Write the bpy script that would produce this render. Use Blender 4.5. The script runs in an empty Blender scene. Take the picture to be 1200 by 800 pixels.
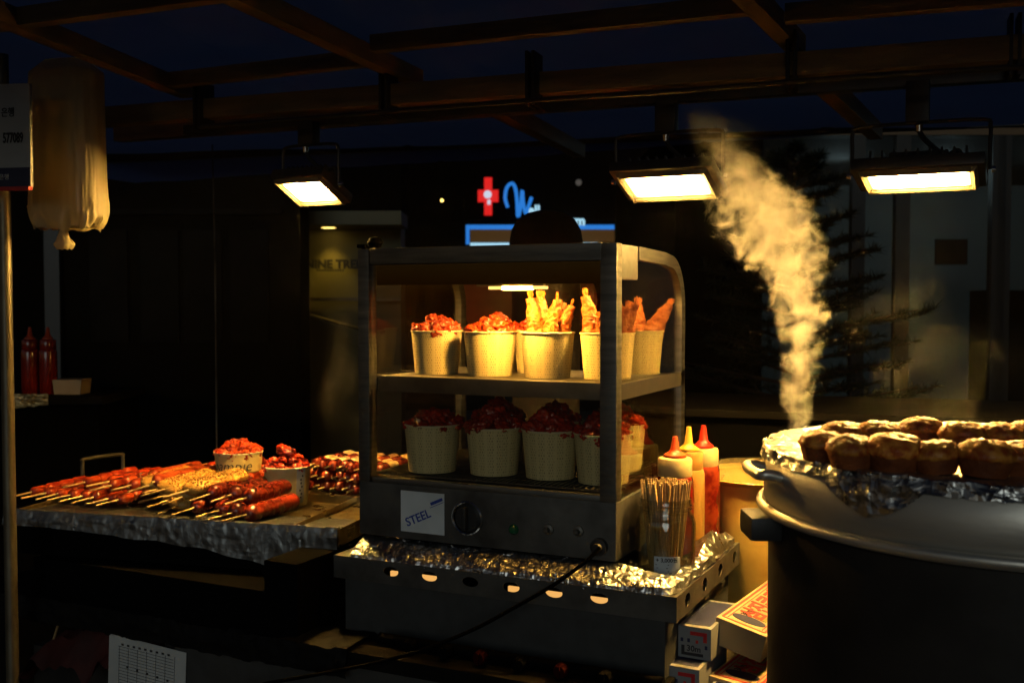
import bpy, bmesh, math, random
from math import sin, cos, pi, radians, sqrt, atan2
from mathutils import Vector, Matrix, noise, Euler
random.seed(7)
SC = bpy.context.scene
COL = SC.collection
B = 0.95                       # height of the stall's steel stand top (case base) above the ground

# ------------------------------------------------------------------ camera
FPX = 1230.0
YAW, PITCH = radians(25.5), radians(-2.1)
CAM = Vector((.666, -1.85, .487 + B))
FWD = Vector((-sin(YAW)*cos(PITCH), cos(YAW)*cos(PITCH), sin(PITCH)))
RGT = Vector((cos(YAW), sin(YAW), 0))
UPV = RGT.cross(FWD)
cd = bpy.data.cameras.new('camera')
cam = bpy.data.objects.new('camera', cd)
COL.objects.link(cam)
cd.sensor_width = 36
cd.lens = FPX*36/1200
cd.clip_start = .05
cd.clip_end = 400
cd.dof.use_dof = True
cd.dof.focus_distance = 1.95
cd.dof.aperture_fstop = 6.3
M3 = Matrix((RGT, UPV, -FWD)).transposed()
cam.matrix_world = Matrix.Translation(CAM) @ M3.to_4x4()
SC.camera = cam

def ray(x, y): return FWD + RGT*((x-600)/FPX) - UPV*((y-400)/FPX)
def at_z(x, y, z):
    d = ray(x, y); return CAM + d*((z+B-CAM.z)/d.z)
def at_y(x, y, Y):
    d = ray(x, y); return CAM + d*((Y-CAM.y)/d.y)
def at_d(x, y, D): return CAM + ray(x, y)*D

# ------------------------------------------------------------------ materials
def mat(name, col, rough=.5, metal=0., col2=None, nscale=20., rough2=None, bump=0., bscale=60., coat=0., sss=0.,
        trans=0., emis=None, estr=0., spec=.5, ndetail=4., lo=.35, hi=.65, stretch=None, alpha=1., vary=0.):
    m = bpy.data.materials.new(name); m.use_nodes = True
    nt = m.node_tree; N = nt.nodes; L = nt.links
    b = N['Principled BSDF']
    b.inputs['Base Color'].default_value = (*col, 1)
    b.inputs['Roughness'].default_value = rough
    b.inputs['Metallic'].default_value = metal
    b.inputs['Coat Weight'].default_value = coat
    b.inputs['Coat Roughness'].default_value = .08
    b.inputs['Specular IOR Level'].default_value = spec
    b.inputs['Transmission Weight'].default_value = trans
    b.inputs['Alpha'].default_value = alpha
    if sss:
        b.inputs['Subsurface Weight'].default_value = sss
        b.inputs['Subsurface Radius'].default_value = (.01, .004, .002)
    if emis:
        b.inputs['Emission Color'].default_value = (*emis, 1); b.inputs['Emission Strength'].default_value = estr
    tc = N.new('ShaderNodeTexCoord'); src = tc.outputs['Object']
    if stretch:
        mp = N.new('ShaderNodeMapping'); mp.inputs['Scale'].default_value = stretch
        L.new(src, mp.inputs['Vector']); src = mp.outputs['Vector']
    if col2 is not None or rough2 is not None:
        n = N.new('ShaderNodeTexNoise'); n.inputs['Scale'].default_value = nscale; n.inputs['Detail'].default_value = ndetail
        L.new(src, n.inputs['Vector'])
        r = N.new('ShaderNodeMapRange'); r.inputs['From Min'].default_value = lo; r.inputs['From Max'].default_value = hi
        L.new(n.outputs['Fac'], r.inputs['Value'])
        if col2 is not None:
            mx = N.new('ShaderNodeMix'); mx.data_type = 'RGBA'
            mx.inputs[6].default_value = (*col, 1); mx.inputs[7].default_value = (*col2, 1)
            L.new(r.outputs['Result'], mx.inputs[0]); L.new(mx.outputs[2], b.inputs['Base Color'])
        if vary and col2 is not None:
            oi = N.new('ShaderNodeObjectInfo'); hv = N.new('ShaderNodeHueSaturation'); rv = N.new('ShaderNodeMapRange'); rv.inputs['To Min'].default_value = 1-vary; rv.inputs['To Max'].default_value = 1+vary*.6
            L.new(oi.outputs['Random'], rv.inputs['Value']); L.new(rv.outputs[0], hv.inputs['Value']); L.new(mx.outputs[2], hv.inputs['Color']); L.new(hv.outputs[0], b.inputs['Base Color'])
        if rough2 is not None:
            r2 = N.new('ShaderNodeMapRange'); r2.inputs['To Min'].default_value = rough; r2.inputs['To Max'].default_value = rough2
            L.new(r.outputs['Result'], r2.inputs['Value']); L.new(r2.outputs['Result'], b.inputs['Roughness'])
    if bump:
        n2 = N.new('ShaderNodeTexNoise'); n2.inputs['Scale'].default_value = bscale; n2.inputs['Detail'].default_value = 6
        L.new(src, n2.inputs['Vector'])
        bp = N.new('ShaderNodeBump'); bp.inputs['Strength'].default_value = bump; bp.inputs['Distance'].default_value = .004
        L.new(n2.outputs['Fac'], bp.inputs['Height']); L.new(bp.outputs['Normal'], b.inputs['Normal'])
    return m

def glass_mat(name, tint=(1, 1, 1), gloss=1., rough=.02, haze=0., hazecol=(.8, .8, .8)):
    m = bpy.data.materials.new(name); m.use_nodes = True
    nt = m.node_tree; N = nt.nodes; L = nt.links
    N.remove(N['Principled BSDF']); out = N['Material Output']
    t = N.new('ShaderNodeBsdfTransparent'); t.inputs['Color'].default_value = (*tint, 1)
    g = N.new('ShaderNodeBsdfGlossy'); g.inputs['Roughness'].default_value = rough
    f = N.new('ShaderNodeLayerWeight'); f.inputs['Blend'].default_value = .5
    pw = N.new('ShaderNodeMath'); pw.operation = 'POWER'; pw.inputs[1].default_value = 5.; L.new(f.outputs['Facing'], pw.inputs[0])
    ma = N.new('ShaderNodeMath'); ma.operation = 'MULTIPLY_ADD'; ma.inputs[1].default_value = .96; ma.inputs[2].default_value = .04; L.new(pw.outputs[0], ma.inputs[0])
    mu = N.new('ShaderNodeMath'); mu.operation = 'MULTIPLY'; mu.inputs[1].default_value = gloss; mu.use_clamp = True
    L.new(ma.outputs[0], mu.inputs[0])
    mx = N.new('ShaderNodeMixShader'); L.new(mu.outputs[0], mx.inputs[0])
    L.new(t.outputs[0], mx.inputs[1]); L.new(g.outputs[0], mx.inputs[2])
    last = mx
    if haze:
        d = N.new('ShaderNodeBsdfDiffuse'); d.inputs['Color'].default_value = (*hazecol, 1)
        tl = N.new('ShaderNodeBsdfTranslucent'); tl.inputs['Color'].default_value = (*hazecol, 1)
        dm = N.new('ShaderNodeMixShader'); L.new(d.outputs[0], dm.inputs[1]); L.new(tl.outputs[0], dm.inputs[2])
        tc = N.new('ShaderNodeTexCoord'); n = N.new('ShaderNodeTexNoise'); n.inputs['Scale'].default_value = 9
        n.inputs['Detail'].default_value = 6; L.new(tc.outputs['Object'], n.inputs['Vector'])
        r = N.new('ShaderNodeMapRange'); r.inputs['From Min'].default_value = .3; r.inputs['From Max'].default_value = .75
        r.inputs['To Min'].default_value = haze*.3; r.inputs['To Max'].default_value = haze
        L.new(n.outputs['Fac'], r.inputs['Value'])
        m2 = N.new('ShaderNodeMixShader'); L.new(r.outputs['Result'], m2.inputs[0])
        L.new(mx.outputs[0], m2.inputs[1]); L.new(dm.outputs[0], m2.inputs[2]); last = m2
    L.new(last.outputs[0], out.inputs['Surface'])
    return m

WARM = (1., .56, .13)
def emit(name, col, s):
    return mat(name, (.02, .02, .02), emis=col, estr=s)

MT = {}
MT['steel'] = mat('brushed_steel', (.27, .27, .25), .30, 1., col2=(.15, .15, .14), nscale=7, rough2=.5, bump=.12, bscale=90, stretch=(1, 1, 9))
MT['steel_dark'] = mat('grimy_steel', (.16, .16, .15), .5, .85, col2=(.07, .065, .06), nscale=9, rough2=.65, bump=.15, bscale=50)
MT['steel_pot'] = mat('worn_aluminium', (.66, .64, .58), .32, .75, col2=(.52, .49, .43), nscale=5, rough2=.5, bump=.10, bscale=30, stretch=(1, 1, 3))
MT['soot'] = mat('sooty_pot', (.035, .032, .03), .55, .5, col2=(.015, .014, .013), nscale=8, bump=.2, bscale=30)
MT['foil'] = mat('kitchen_foil', (.50, .50, .49), .27, 1., rough2=.36, nscale=30, bump=.12, bscale=60)
def creased(m, sc, st, dist):
    nt = m.node_tree; N = nt.nodes; L = nt.links; b = N['Principled BSDF']
    tc = N.new('ShaderNodeTexCoord'); wn = N.new('ShaderNodeTexNoise'); wn.inputs['Scale'].default_value = sc*.35; L.new(tc.outputs['Object'], wn.inputs['Vector'])
    vm = N.new('ShaderNodeVectorMath'); vm.operation = 'MULTIPLY_ADD'; L.new(wn.outputs['Color'], vm.inputs[0]); vm.inputs[1].default_value = (1.2/sc,)*3; L.new(tc.outputs['Object'], vm.inputs[2])
    hs = []
    for k, w_ in ((1., 1.), (2.7, .45)):
        v = N.new('ShaderNodeTexVoronoi'); v.inputs['Scale'].default_value = sc*k; v.distance = 'MANHATTAN'; L.new(vm.outputs[0], v.inputs['Vector'])
        mu = N.new('ShaderNodeMath'); mu.operation = 'MULTIPLY'; mu.inputs[1].default_value = w_; L.new(v.outputs['Distance'], mu.inputs[0]); hs.append(mu)
    ad = N.new('ShaderNodeMath'); ad.operation = 'ADD'; L.new(hs[0].outputs[0], ad.inputs[0]); L.new(hs[1].outputs[0], ad.inputs[1])
    bp = N.new('ShaderNodeBump'); bp.inputs['Strength'].default_value = st; bp.inputs['Distance'].default_value = dist; L.new(ad.outputs[0], bp.inputs['Height']); L.new(bp.outputs['Normal'], b.inputs['Normal'])
creased(MT['foil'], 26., .6, .008)
MT['foil_dull'] = mat('dull_foil', (.22, .23, .235), .34, 1., rough2=.5, nscale=30, bump=.15, bscale=60); creased(MT['foil_dull'], 17., .30, .008)
MT['foil_greasy'] = mat('greasy_foil', (.62, .52, .30), .25, 1., col2=(.42, .30, .12), nscale=14, rough2=.45, bump=.3, bscale=90)
MT['black'] = mat('black_plastic', (.018, .018, .018), .45, bump=.08, bscale=200)
MT['black_metal'] = mat('black_paint_metal', (.022, .021, .02), .38, col2=(.035, .03, .028), nscale=30)
MT['rubber'] = mat('black_cable', (.02, .02, .02), .5)
MT['wood'] = mat('stained_beam', (.36, .26, .115), .62, col2=(.22, .16, .08), nscale=6, bump=.35, bscale=40, stretch=(1, 6, 6))
MT['flat_black'] = mat('flat_black', (.0035, .0035, .0035), .95, spec=.02)
MT['shelf_steel'] = mat('bright_shelf_steel', (.46, .45, .42), .32, 1., col2=(.30, .29, .26), nscale=6, rough2=.45, bump=.08, bscale=60)
MT['bezel'] = mat('lamp_bezel', (.12, .10, .07), .45)
MT['tarp'] = None
MT['stick'] = mat('bamboo', (.68, .47, .22), .6, col2=(.50, .32, .13), nscale=30, stretch=(8, 1, 8), vary=0.35)
MT['sausage'] = mat('grilled_sausage', (.22, .026, .008), .22, col2=(.11, .011, .004), nscale=35, rough2=.4, bump=.3, bscale=110, coat=.55, lo=.4, hi=.7, vary=0.4)
MT['sausage_pale'] = mat('pan_sausage', (.30, .040, .012), .24, col2=(.17, .016, .006), nscale=40, bump=.2, bscale=120, coat=.5, vary=0.35)
MT['ricecake'] = mat('rice_cake', (.78, .60, .32), .38, col2=(.62, .36, .12), nscale=28, bump=.1, bscale=80, coat=.3, lo=.45, hi=.75, vary=0.2)
MT['tteok_red'] = mat('sauced_rice_cake', (.46, .055, .010), .2, col2=(.26, .022, .006), nscale=30, bump=.25, bscale=90, coat=.6, vary=0.4)
MT['tteok_orange'] = mat('sauced_fish_cake', (.55, .10, .018), .28, col2=(.36, .035, .010), nscale=34, bump=.6, bscale=70, coat=.4, vary=0.4)
MT['crumb'] = mat('fried_crumb', (.80, .46, .09), .5, col2=(.62, .25, .04), nscale=60, bump=.5, bscale=170, coat=.15, vary=0.25)
MT['chicken'] = mat('glazed_chicken', (.50, .036, .008), .16, col2=(.24, .012, .004), nscale=1.6, rough2=.34, bump=.0, coat=.8, lo=.42, hi=.62, vary=0.35)
MT['chicken_hot'] = mat('lit_glazed_chicken', (.60, .075, .014), .2, col2=(.40, .022, .006), nscale=1.6, rough2=.4, coat=.6, lo=.42, hi=.62, vary=0.3)  # same red chicken, with the lamp's orange put into its colour
MT['shrimp'] = mat('fried_batter', (.58, .19, .025), .55, col2=(.42, .09, .010), nscale=60, bump=.7, bscale=150, coat=.1, vary=0.3)
MT['shrimp_tail'] = mat('shrimp_tail', (.66, .24, .035), .35, col2=(.52, .10, .015), nscale=40, coat=.3)
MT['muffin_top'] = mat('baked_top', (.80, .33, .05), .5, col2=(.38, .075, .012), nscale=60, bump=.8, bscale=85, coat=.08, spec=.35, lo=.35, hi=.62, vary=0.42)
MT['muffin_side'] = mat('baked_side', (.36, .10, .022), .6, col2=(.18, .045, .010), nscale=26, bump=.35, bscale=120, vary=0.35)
MT['paper_rim'] = mat('cup_rim', (.80, .72, .46), .5)
MT['white_paper'] = mat('white_paper', (.50, .52, .52), .6, col2=(.44, .46, .46), nscale=12)
MT['ink'] = mat('dark_ink', (.02, .02, .025), .6)
MT['ink_blue'] = mat('blue_ink', (.02, .05, .32), .55)
MT['ink_red'] = mat('red_ink', (.55, .02, .02), .55)
MT['ink_navy'] = mat('navy_ink', (.015, .02, .07), .55)
MT['ink_green'] = mat('olive_ink', (.20, .22, .05), .6)
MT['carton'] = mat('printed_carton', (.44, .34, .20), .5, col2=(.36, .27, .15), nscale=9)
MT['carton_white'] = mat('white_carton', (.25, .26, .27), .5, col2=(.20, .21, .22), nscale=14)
MT['cream'] = mat('cream_plastic', (.58, .46, .22), .35, sss=.2)
MT['ketchup'] = mat('red_sauce_bottle', (.24, .014, .004), .22, col2=(.17, .008, .003), nscale=16, coat=.4, sss=.1)
MT['mustard'] = mat('pale_sauce_bottle', (.46, .27, .07), .3, col2=(.36, .19, .04), nscale=9, coat=.2, sss=.2)
MT['chili'] = mat('smeared_sauce_bottle', (.26, .035, .010), .25, col2=(.10, .005, .003), nscale=24, coat=.4, lo=.45, hi=.58)
MT['noz_red'] = mat('red_nozzle', (.42, .018, .006), .35)
MT['noz_orange'] = mat('orange_nozzle', (.50, .06, .012), .35)
MT['noz_yellow'] = mat('yellow_nozzle', (.60, .36, .04), .35)
MT['board'] = mat('dark_red_board', (.14, .028, .012), .5, col2=(.085, .016, .008), nscale=12, bump=.2, bscale=50)
MT['brown'] = mat('brown_dome', (.030, .014, .008), .85, spec=.1, col2=(.02, .009, .005), nscale=14)
MT['yellow_pot'] = mat('yellow_nickel_pot', (.86, .64, .17), .5, .0, col2=(.58, .36, .07), nscale=9, rough2=.55, bump=.15, bscale=25)
MT['asphalt'] = mat('asphalt', (.05, .05, .05), .85, col2=(.03, .03, .03), nscale=60, bump=.4, bscale=200)
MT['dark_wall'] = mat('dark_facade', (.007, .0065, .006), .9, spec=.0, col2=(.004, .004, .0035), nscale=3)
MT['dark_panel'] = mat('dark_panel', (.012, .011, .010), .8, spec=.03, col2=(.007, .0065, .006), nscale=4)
MT['lobby'] = mat('lobby_stone', (.13, .12, .05), .6, col2=(.15, .13, .07), nscale=2)
MT['frame'] = mat('mullion_grey', (.05, .05, .05), .4, .6)
MT['room'] = mat('pale_room', (.30, .32, .31), .7, col2=(.22, .24, .24), nscale=1.2)
MT['needle'] = mat('pine_needles', (.030, .045, .022), .6, col2=(.02, .03, .015), nscale=4)
MT['bark'] = mat('bark', (.06, .04, .028), .8, bump=.4)
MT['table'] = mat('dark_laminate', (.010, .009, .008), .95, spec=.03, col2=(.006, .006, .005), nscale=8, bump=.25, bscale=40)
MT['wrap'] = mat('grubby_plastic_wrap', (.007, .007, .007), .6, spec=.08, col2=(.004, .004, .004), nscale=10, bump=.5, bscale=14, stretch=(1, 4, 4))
MT['front_panel'] = mat('front_panel', (.04, .042, .042), .6, col2=(.03, .031, .031), nscale=30)
MT['red_cloth'] = mat('red_cloth', (.07, .007, .004), .8, col2=(.03, .004, .003), nscale=10, bump=.3, bscale=12)
MT['sticker'] = mat('sticker', (.70, .74, .76), .45, col2=(.6, .64, .65), nscale=14)
MT['green_lamp'] = mat('green_indicator', (.01, .10, .04), .25, coat=.5)
MT['chrome'] = mat('chrome', (.7, .7, .68), .16, 1.)
MT['pole'] = mat('pole_steel', (.20, .18, .13), .45, .8, col2=(.13, .11, .08), nscale=10)
MT['glass'] = glass_mat('case_glass', (.98, .96, .92), 1.1, .03, haze=0)
MT['glass_side'] = glass_mat('case_side_glass', (.98, .96, .90), 2.0, .03, haze=.003, hazecol=(.75, .5, .2))
MT['jar'] = glass_mat('jar_glass', (.90, .91, .84), 3., .03, haze=.008)
MT['window'] = glass_mat('window_glass', (.55, .60, .60), 1., .03)
def led(name, peak, wd, ln):
    m = mat(name, (.02, .02, .02), emis=WARM, estr=peak); nt = m.node_tree; N = nt.nodes; L = nt.links; b = N['Principled BSDF']
    tc = N.new('ShaderNodeTexCoord'); sp = N.new('ShaderNodeSeparateXYZ'); L.new(tc.outputs['Object'], sp.inputs[0]); rs_ = []
    for k, h in ((0, wd/2), (1, ln/2)):
        a = N.new('ShaderNodeMath'); a.operation = 'ABSOLUTE'; L.new(sp.outputs[k], a.inputs[0])
        r = N.new('ShaderNodeMapRange'); r.interpolation_type = 'SMOOTHSTEP'; r.inputs['From Min'].default_value = h; r.inputs['From Max'].default_value = h-.020
        L.new(a.outputs[0], r.inputs['Value']); rs_.append(r)
    mu = N.new('ShaderNodeMath'); mu.operation = 'MULTIPLY'; L.new(rs_[0].outputs[0], mu.inputs[0]); L.new(rs_[1].outputs[0], mu.inputs[1])
    pw = N.new('ShaderNodeMath'); pw.operation = 'POWER'; pw.inputs[1].default_value = 2.5; L.new(mu.outputs[0], pw.inputs[0])
    ma = N.new('ShaderNodeMath'); ma.operation = 'MULTIPLY_ADD'; ma.inputs[1].default_value = peak; ma.inputs[2].default_value = 1.1; L.new(pw.outputs[0], ma.inputs[0])
    L.new(ma.outputs[0], b.inputs['Emission Strength']); return m
MT['flood'] = led('flood_led', 680., .188, .120)
MT['flood_mid'] = led('flood_led_middle', 420., .172, .101)
MT['flood_small'] = led('flood_led_small', 900., .117, .095)
MT['strip'] = emit('case_led', (1., .50, .085), 1100.)
MT['strip_dim'] = emit('case_led_end', (1., .55, .14), 2.2)
MT['burner'] = emit('hole_glow', (1., .50, .13), .85)  # glow standing in for a lamplit wall seen through the rim holes
MT['sign_red'] = emit('sign_red', (.9, .012, .01), .75)
MT['sign_blue'] = emit('sign_blue', (.03, .28, .95), .62)
MT['sign_pale'] = emit('sign_pale', (.45, .8, 1.), .85)
MT['sign_white'] = emit('sign_white', (.7, .75, .9), .8)
MT['spot_cool'] = emit('downlight_cool', (.85, 1., .85), 2.6)
MT['spot_dim'] = emit('downlight_dim', (.8, .85, .8), .22)
MT['spot_faint'] = emit('lamp_faint', (.8, .7, .6), .07)
MT['spot_warm'] = emit('downlight_warm', (1., .66, .14), 5.)

def bag_mat():
    m = mat('thin_poly_bag', (.78, .68, .42), .35, rough2=.5, nscale=20, bump=.7, bscale=30, stretch=(2, 2, .9), coat=.5)
    nt = m.node_tree; N = nt.nodes; L = nt.links; b = N['Principled BSDF']; out = N['Material Output']
    t = N.new('ShaderNodeBsdfTranslucent'); t.inputs['Color'].default_value = (.90, .74, .38, 1)
    mx = N.new('ShaderNodeMixShader'); mx.inputs[0].default_value = .55
    L.new(b.outputs[0], mx.inputs[1]); L.new(t.outputs[0], mx.inputs[2]); L.new(mx.outputs[0], out.inputs['Surface'])
    return m
MT['bag'] = bag_mat()

def tarp_mat():
    m = mat('navy_tarp', (.016, .03, .11), .55, col2=(.010, .02, .075), nscale=9, bump=.3, bscale=8)
    nt = m.node_tree; N = nt.nodes; L = nt.links; b = N['Principled BSDF']; out = N['Material Output']
    t = N.new('ShaderNodeBsdfTranslucent'); t.inputs['Color'].default_value = (.11, .18, .42, 1)
    mx = N.new('ShaderNodeMixShader'); mx.inputs[0].default_value = .45
    L.new(b.outputs[0], mx.inputs[1]); L.new(t.outputs[0], mx.inputs[2]); L.new(mx.outputs[0], out.inputs['Surface'])
    return m
MT['tarp'] = tarp_mat()

def cup_mat():
    """cream paper printed with columns of small brown newsprint lines"""
    m = mat('printed_cup', (.72, .64, .34), .55)
    nt = m.node_tree; N = nt.nodes; L = nt.links; b = N['Principled BSDF']
    tc = N.new('ShaderNodeTexCoord'); sp = N.new('ShaderNodeSeparateXYZ'); L.new(tc.outputs['Object'], sp.inputs[0])
    an = N.new('ShaderNodeMath'); an.operation = 'ARCTAN2'; L.new(sp.outputs[1], an.inputs[0]); L.new(sp.outputs[0], an.inputs[1])
    sc = N.new('ShaderNodeMath'); sc.operation = 'MULTIPLY'; sc.inputs[1].default_value = .048; L.new(an.outputs[0], sc.inputs[0])
    cb = N.new('ShaderNodeCombineXYZ'); L.new(sc.outputs[0], cb.inputs[0]); L.new(sp.outputs[2], cb.inputs[1])
    br = N.new('ShaderNodeTexBrick'); br.inputs['Scale'].default_value = 1
    br.inputs['Brick Width'].default_value = .0046; br.inputs['Row Height'].default_value = .0056
    br.inputs['Mortar Size'].default_value = .0014; br.inputs['Mortar Smooth'].default_value = .3
    br.inputs['Color1'].default_value = (1, 1, 1, 1); br.inputs['Color2'].default_value = (.35, .35, .35, 1); br.inputs['Mortar'].default_value = (0, 0, 0, 1)
    br.offset = .37
    L.new(cb.outputs[0], br.inputs['Vector'])
    fx = N.new('ShaderNodeMath'); fx.operation = 'DIVIDE'; fx.inputs[1].default_value = .0172; L.new(sc.outputs[0], fx.inputs[0])
    fr_ = N.new('ShaderNodeMath'); fr_.operation = 'FRACT'; L.new(fx.outputs[0], fr_.inputs[0])
    cm = N.new('ShaderNodeMath'); cm.operation = 'LESS_THAN'; cm.inputs[1].default_value = .70; L.new(fr_.outputs[0], cm.inputs[0])
    n1 = N.new('ShaderNodeTexNoise'); n1.inputs['Scale'].default_value = 130; n1.inputs['Detail'].default_value = 1
    mp = N.new('ShaderNodeMapping'); mp.inputs['Scale'].default_value = (1.3, .22, 1)
    L.new(cb.outputs[0], mp.inputs[0]); L.new(mp.outputs[0], n1.inputs['Vector'])
    r1 = N.new('ShaderNodeMapRange'); r1.inputs['From Min'].default_value = .38; r1.inputs['From Max'].default_value = .50; L.new(n1.outputs['Fac'], r1.inputs['Value'])
    n2 = N.new('ShaderNodeTexNoise'); n2.inputs['Scale'].default_value = 520; L.new(cb.outputs[0], n2.inputs['Vector'])
    r2 = N.new('ShaderNodeMapRange'); r2.inputs['From Min'].default_value = .25; r2.inputs['From Max'].default_value = .55; L.new(n2.outputs['Fac'], r2.inputs['Value'])
    a = N.new('ShaderNodeMath'); a.operation = 'MULTIPLY'; L.new(br.outputs['Color'], a.inputs[0]); L.new(cm.outputs[0], a.inputs[1])
    c = N.new('ShaderNodeMath'); c.operation = 'MULTIPLY'; L.new(a.outputs[0], c.inputs[0]); L.new(r2.outputs[0], c.inputs[1])
    k = N.new('ShaderNodeMath'); k.operation = 'MULTIPLY'; k.inputs[1].default_value = .85; L.new(c.outputs[0], k.inputs[0])
    mx = N.new('ShaderNodeMix'); mx.data_type = 'RGBA'; mx.inputs[6].default_value = (.74, .65, .34, 1); mx.inputs[7].default_value = (.15, .10, .04, 1)
    L.new(k.outputs[0], mx.inputs[0]); L.new(mx.outputs[2], b.inputs['Base Color'])
    return m
MT['cup'] = cup_mat()
MT['cup_plain'] = mat('plain_cup', (.78, .62, .26), .5, col2=(.70, .54, .20), nscale=40)

# ------------------------------------------------------------------ mesh helpers
class MB:
    def __init__(s): s.bm = bmesh.new()
    def add(s, verts, faces, M=None):
        vs = [s.bm.verts.new((M @ Vector(v)) if M else v) for v in verts]
        for f in faces:
            try: s.bm.faces.new([vs[i] for i in f])
            except ValueError: pass
        return s
    def box(s, c, d, rot=None, bev=0.):
        M = Matrix.Translation(c)
        if rot is not None: M = M @ (rot.to_4x4() if not isinstance(rot, (tuple, list)) else Euler(rot).to_matrix().to_4x4())
        t = bmesh.new(); bmesh.ops.create_cube(t, size=1); bmesh.ops.scale(t, vec=d, verts=t.verts)
        if bev: bmesh.ops.bevel(t, geom=list(t.edges), offset=bev, segments=2, affect='EDGES', profile=.7)
        bmesh.ops.transform(t, matrix=M, verts=t.verts)
        s.join(t); return s
    def join(s, t, M=None):
        mp = {}
        for v in t.verts: mp[v] = s.bm.verts.new((M @ v.co) if M else v.co)
        for f in t.faces:
            try: s.bm.faces.new([mp[v] for v in f.verts])
            except ValueError: pass
        t.free()
    def lathe(s, prof, n=48, M=None, a0=0, a1=2*pi):
        full = abs(a1-a0-2*pi) < 1e-6; k = n if full else n+1; vs = []; fs = []
        for i in range(k):
            a = a0+(a1-a0)*i/n
            for r, z in prof: vs.append((r*cos(a), r*sin(a), z))
        m = len(prof)
        for i in range(n):
            j = (i+1) % k
            for q in range(m-1): fs.append((i*m+q, j*m+q, j*m+q+1, i*m+q+1))
        s.add(vs, fs, M); bmesh.ops.remove_doubles(s.bm, verts=s.bm.verts, dist=1e-6); return s
    def tube(s, pts, r, n=10, cap=True, closed=False):
        pts = [Vector(p) for p in pts]; m = len(pts); rs = r if isinstance(r, (list, tuple)) else [r]*m
        vs = []; fs = []; up = None
        for i, p in enumerate(pts):
            if closed: t = pts[(i+1) % m]-pts[i-1]
            else: t = pts[min(i+1, m-1)]-pts[max(i-1, 0)]
            t.normalize()
            if up is None: up = Vector((0, 0, 1)) if abs(t.z) < .9 else Vector((1, 0, 0))
            a = up-t*up.dot(t)
            if a.length < 1e-4: a = t.orthogonal()
            a.normalize(); up = a; b = t.cross(a)
            for k in range(n):
                w = 2*pi*k/n; vs.append(p+(a*cos(w)+b*sin(w))*rs[i])
        for i in range(m if closed else m-1):
            j = (i+1) % m
            for k in range(n): fs.append((i*n+k, i*n+(k+1) % n, j*n+(k+1) % n, j*n+k))
        if cap and not closed: fs += [tuple(range(n))[::-1], tuple(range((m-1)*n, m*n))]
        s.add(vs, fs); return s
    def prism(s, outline, t, M=None):
        """outline in the xy plane, extruded along +z by t"""
        n = len(outline)
        vs = [(x, y, 0) for x, y in outline]+[(x, y, t) for x, y in outline]
        fs = [tuple(range(n))[::-1], tuple(range(n, 2*n))]+[(i, (i+1) % n, n+(i+1) % n, n+i) for i in range(n)]
        s.add(vs, fs, M); return s
    def grid(s, nu, nv, fn):
        vs = [fn(i/nu, j/nv) for i in range(nu+1) for j in range(nv+1)]; w = nv+1
        fs = [(i*w+j, (i+1)*w+j, (i+1)*w+j+1, i*w+j+1) for i in range(nu) for j in range(nv)]
        s.add(vs, fs); return s
    def mesh(s, name, m, smooth=True, angle=35):
        bmesh.ops.recalc_face_normals(s.bm, faces=s.bm.faces)
        me = bpy.data.meshes.new(name); s.bm.to_mesh(me); s.bm.free()
        if m is not None: me.materials.append(m)
        if smooth:
            for p in me.polygons: p.use_smooth = True
            if angle: me.set_sharp_from_angle(angle=radians(angle))
        return me
    def build(s, name, m, parent=None, smooth=True, angle=35, loc=None):
        return link(name, s.mesh(name, m, smooth, angle), parent, loc)

def link(name, me, parent=None, loc=None, rot=None, scale=None):
    o = bpy.data.objects.new(name, me); COL.objects.link(o)
    if parent is not None: o.parent = parent
    if loc is not None: o.location = loc
    if rot is not None: o.rotation_euler = rot
    if scale is not None: o.scale = (scale,)*3 if isinstance(scale, (int, float)) else scale
    return o
def tag(o, label=None, cat=None, group=None, kind=None):
    if label: o['label'] = label
    if cat: o['category'] = cat
    if group: o['group'] = group
    if kind: o['kind'] = kind
    return o
def thing(name, label, cat, loc=(0, 0, 0), rot=(0, 0, 0), group=None, scale=None):
    o = link(name, None, None, loc, rot, scale)
    return tag(o, label, cat, group)
def kids(o): return [c for c in COL.objects if c.parent is o]
def copy_tree(o, loc=None, rot=None, label=None, group=None, parent=None, scale=None):
    c = o.copy(); COL.objects.link(c)
    if parent is not None: c.parent = parent
    if loc is not None: c.location = loc
    if rot is not None: c.rotation_euler = rot
    if scale is not None: c.scale = (scale,)*3
    if label: c['label'] = label
    if group: c['group'] = group
    for k in kids(o): copy_tree(k, parent=c)
    return c

def fbm(p, o=4): return noise.fractal(p, 1., 2., o)
def crumple(p, f=18.):
    """sharp foil-like creases"""
    h = .6*noise.noise(p*f*.5)
    for k, w_ in ((1., .9), (2.1, .55)):
        q = p*f*k*.75+Vector((3*k, 7, 1)); c = noise.voronoi(q)[1][0]
        h += w_*(q-c).dot(noise.random_unit_vector() if False else noise.cell_vector(c*17.3+Vector((.5, .5, .5)))*2-Vector((1, 1, 1)))
    return h

def blob_mesh(name, m, r, seed, amp=.22, freq=1.6, squash=(1, 1, 1), sub=3, fine=.06):
    bm = bmesh.new(); bmesh.ops.create_icosphere(bm, subdivisions=sub, radius=1.)
    off = Vector((seed*3.1, seed*1.7, seed*.9))
    for v in bm.verts:
        n = v.co.normalized()
        k = 1+amp*fbm(n*freq+off, 3)+fine*noise.noise(n*freq*5+off)
        v.co = Vector((n.x*squash[0], n.y*squash[1], n.z*squash[2]))*r*k
    b = MB(); b.bm.free(); b.bm = bm
    return b.mesh(name, m, True, None)

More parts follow.
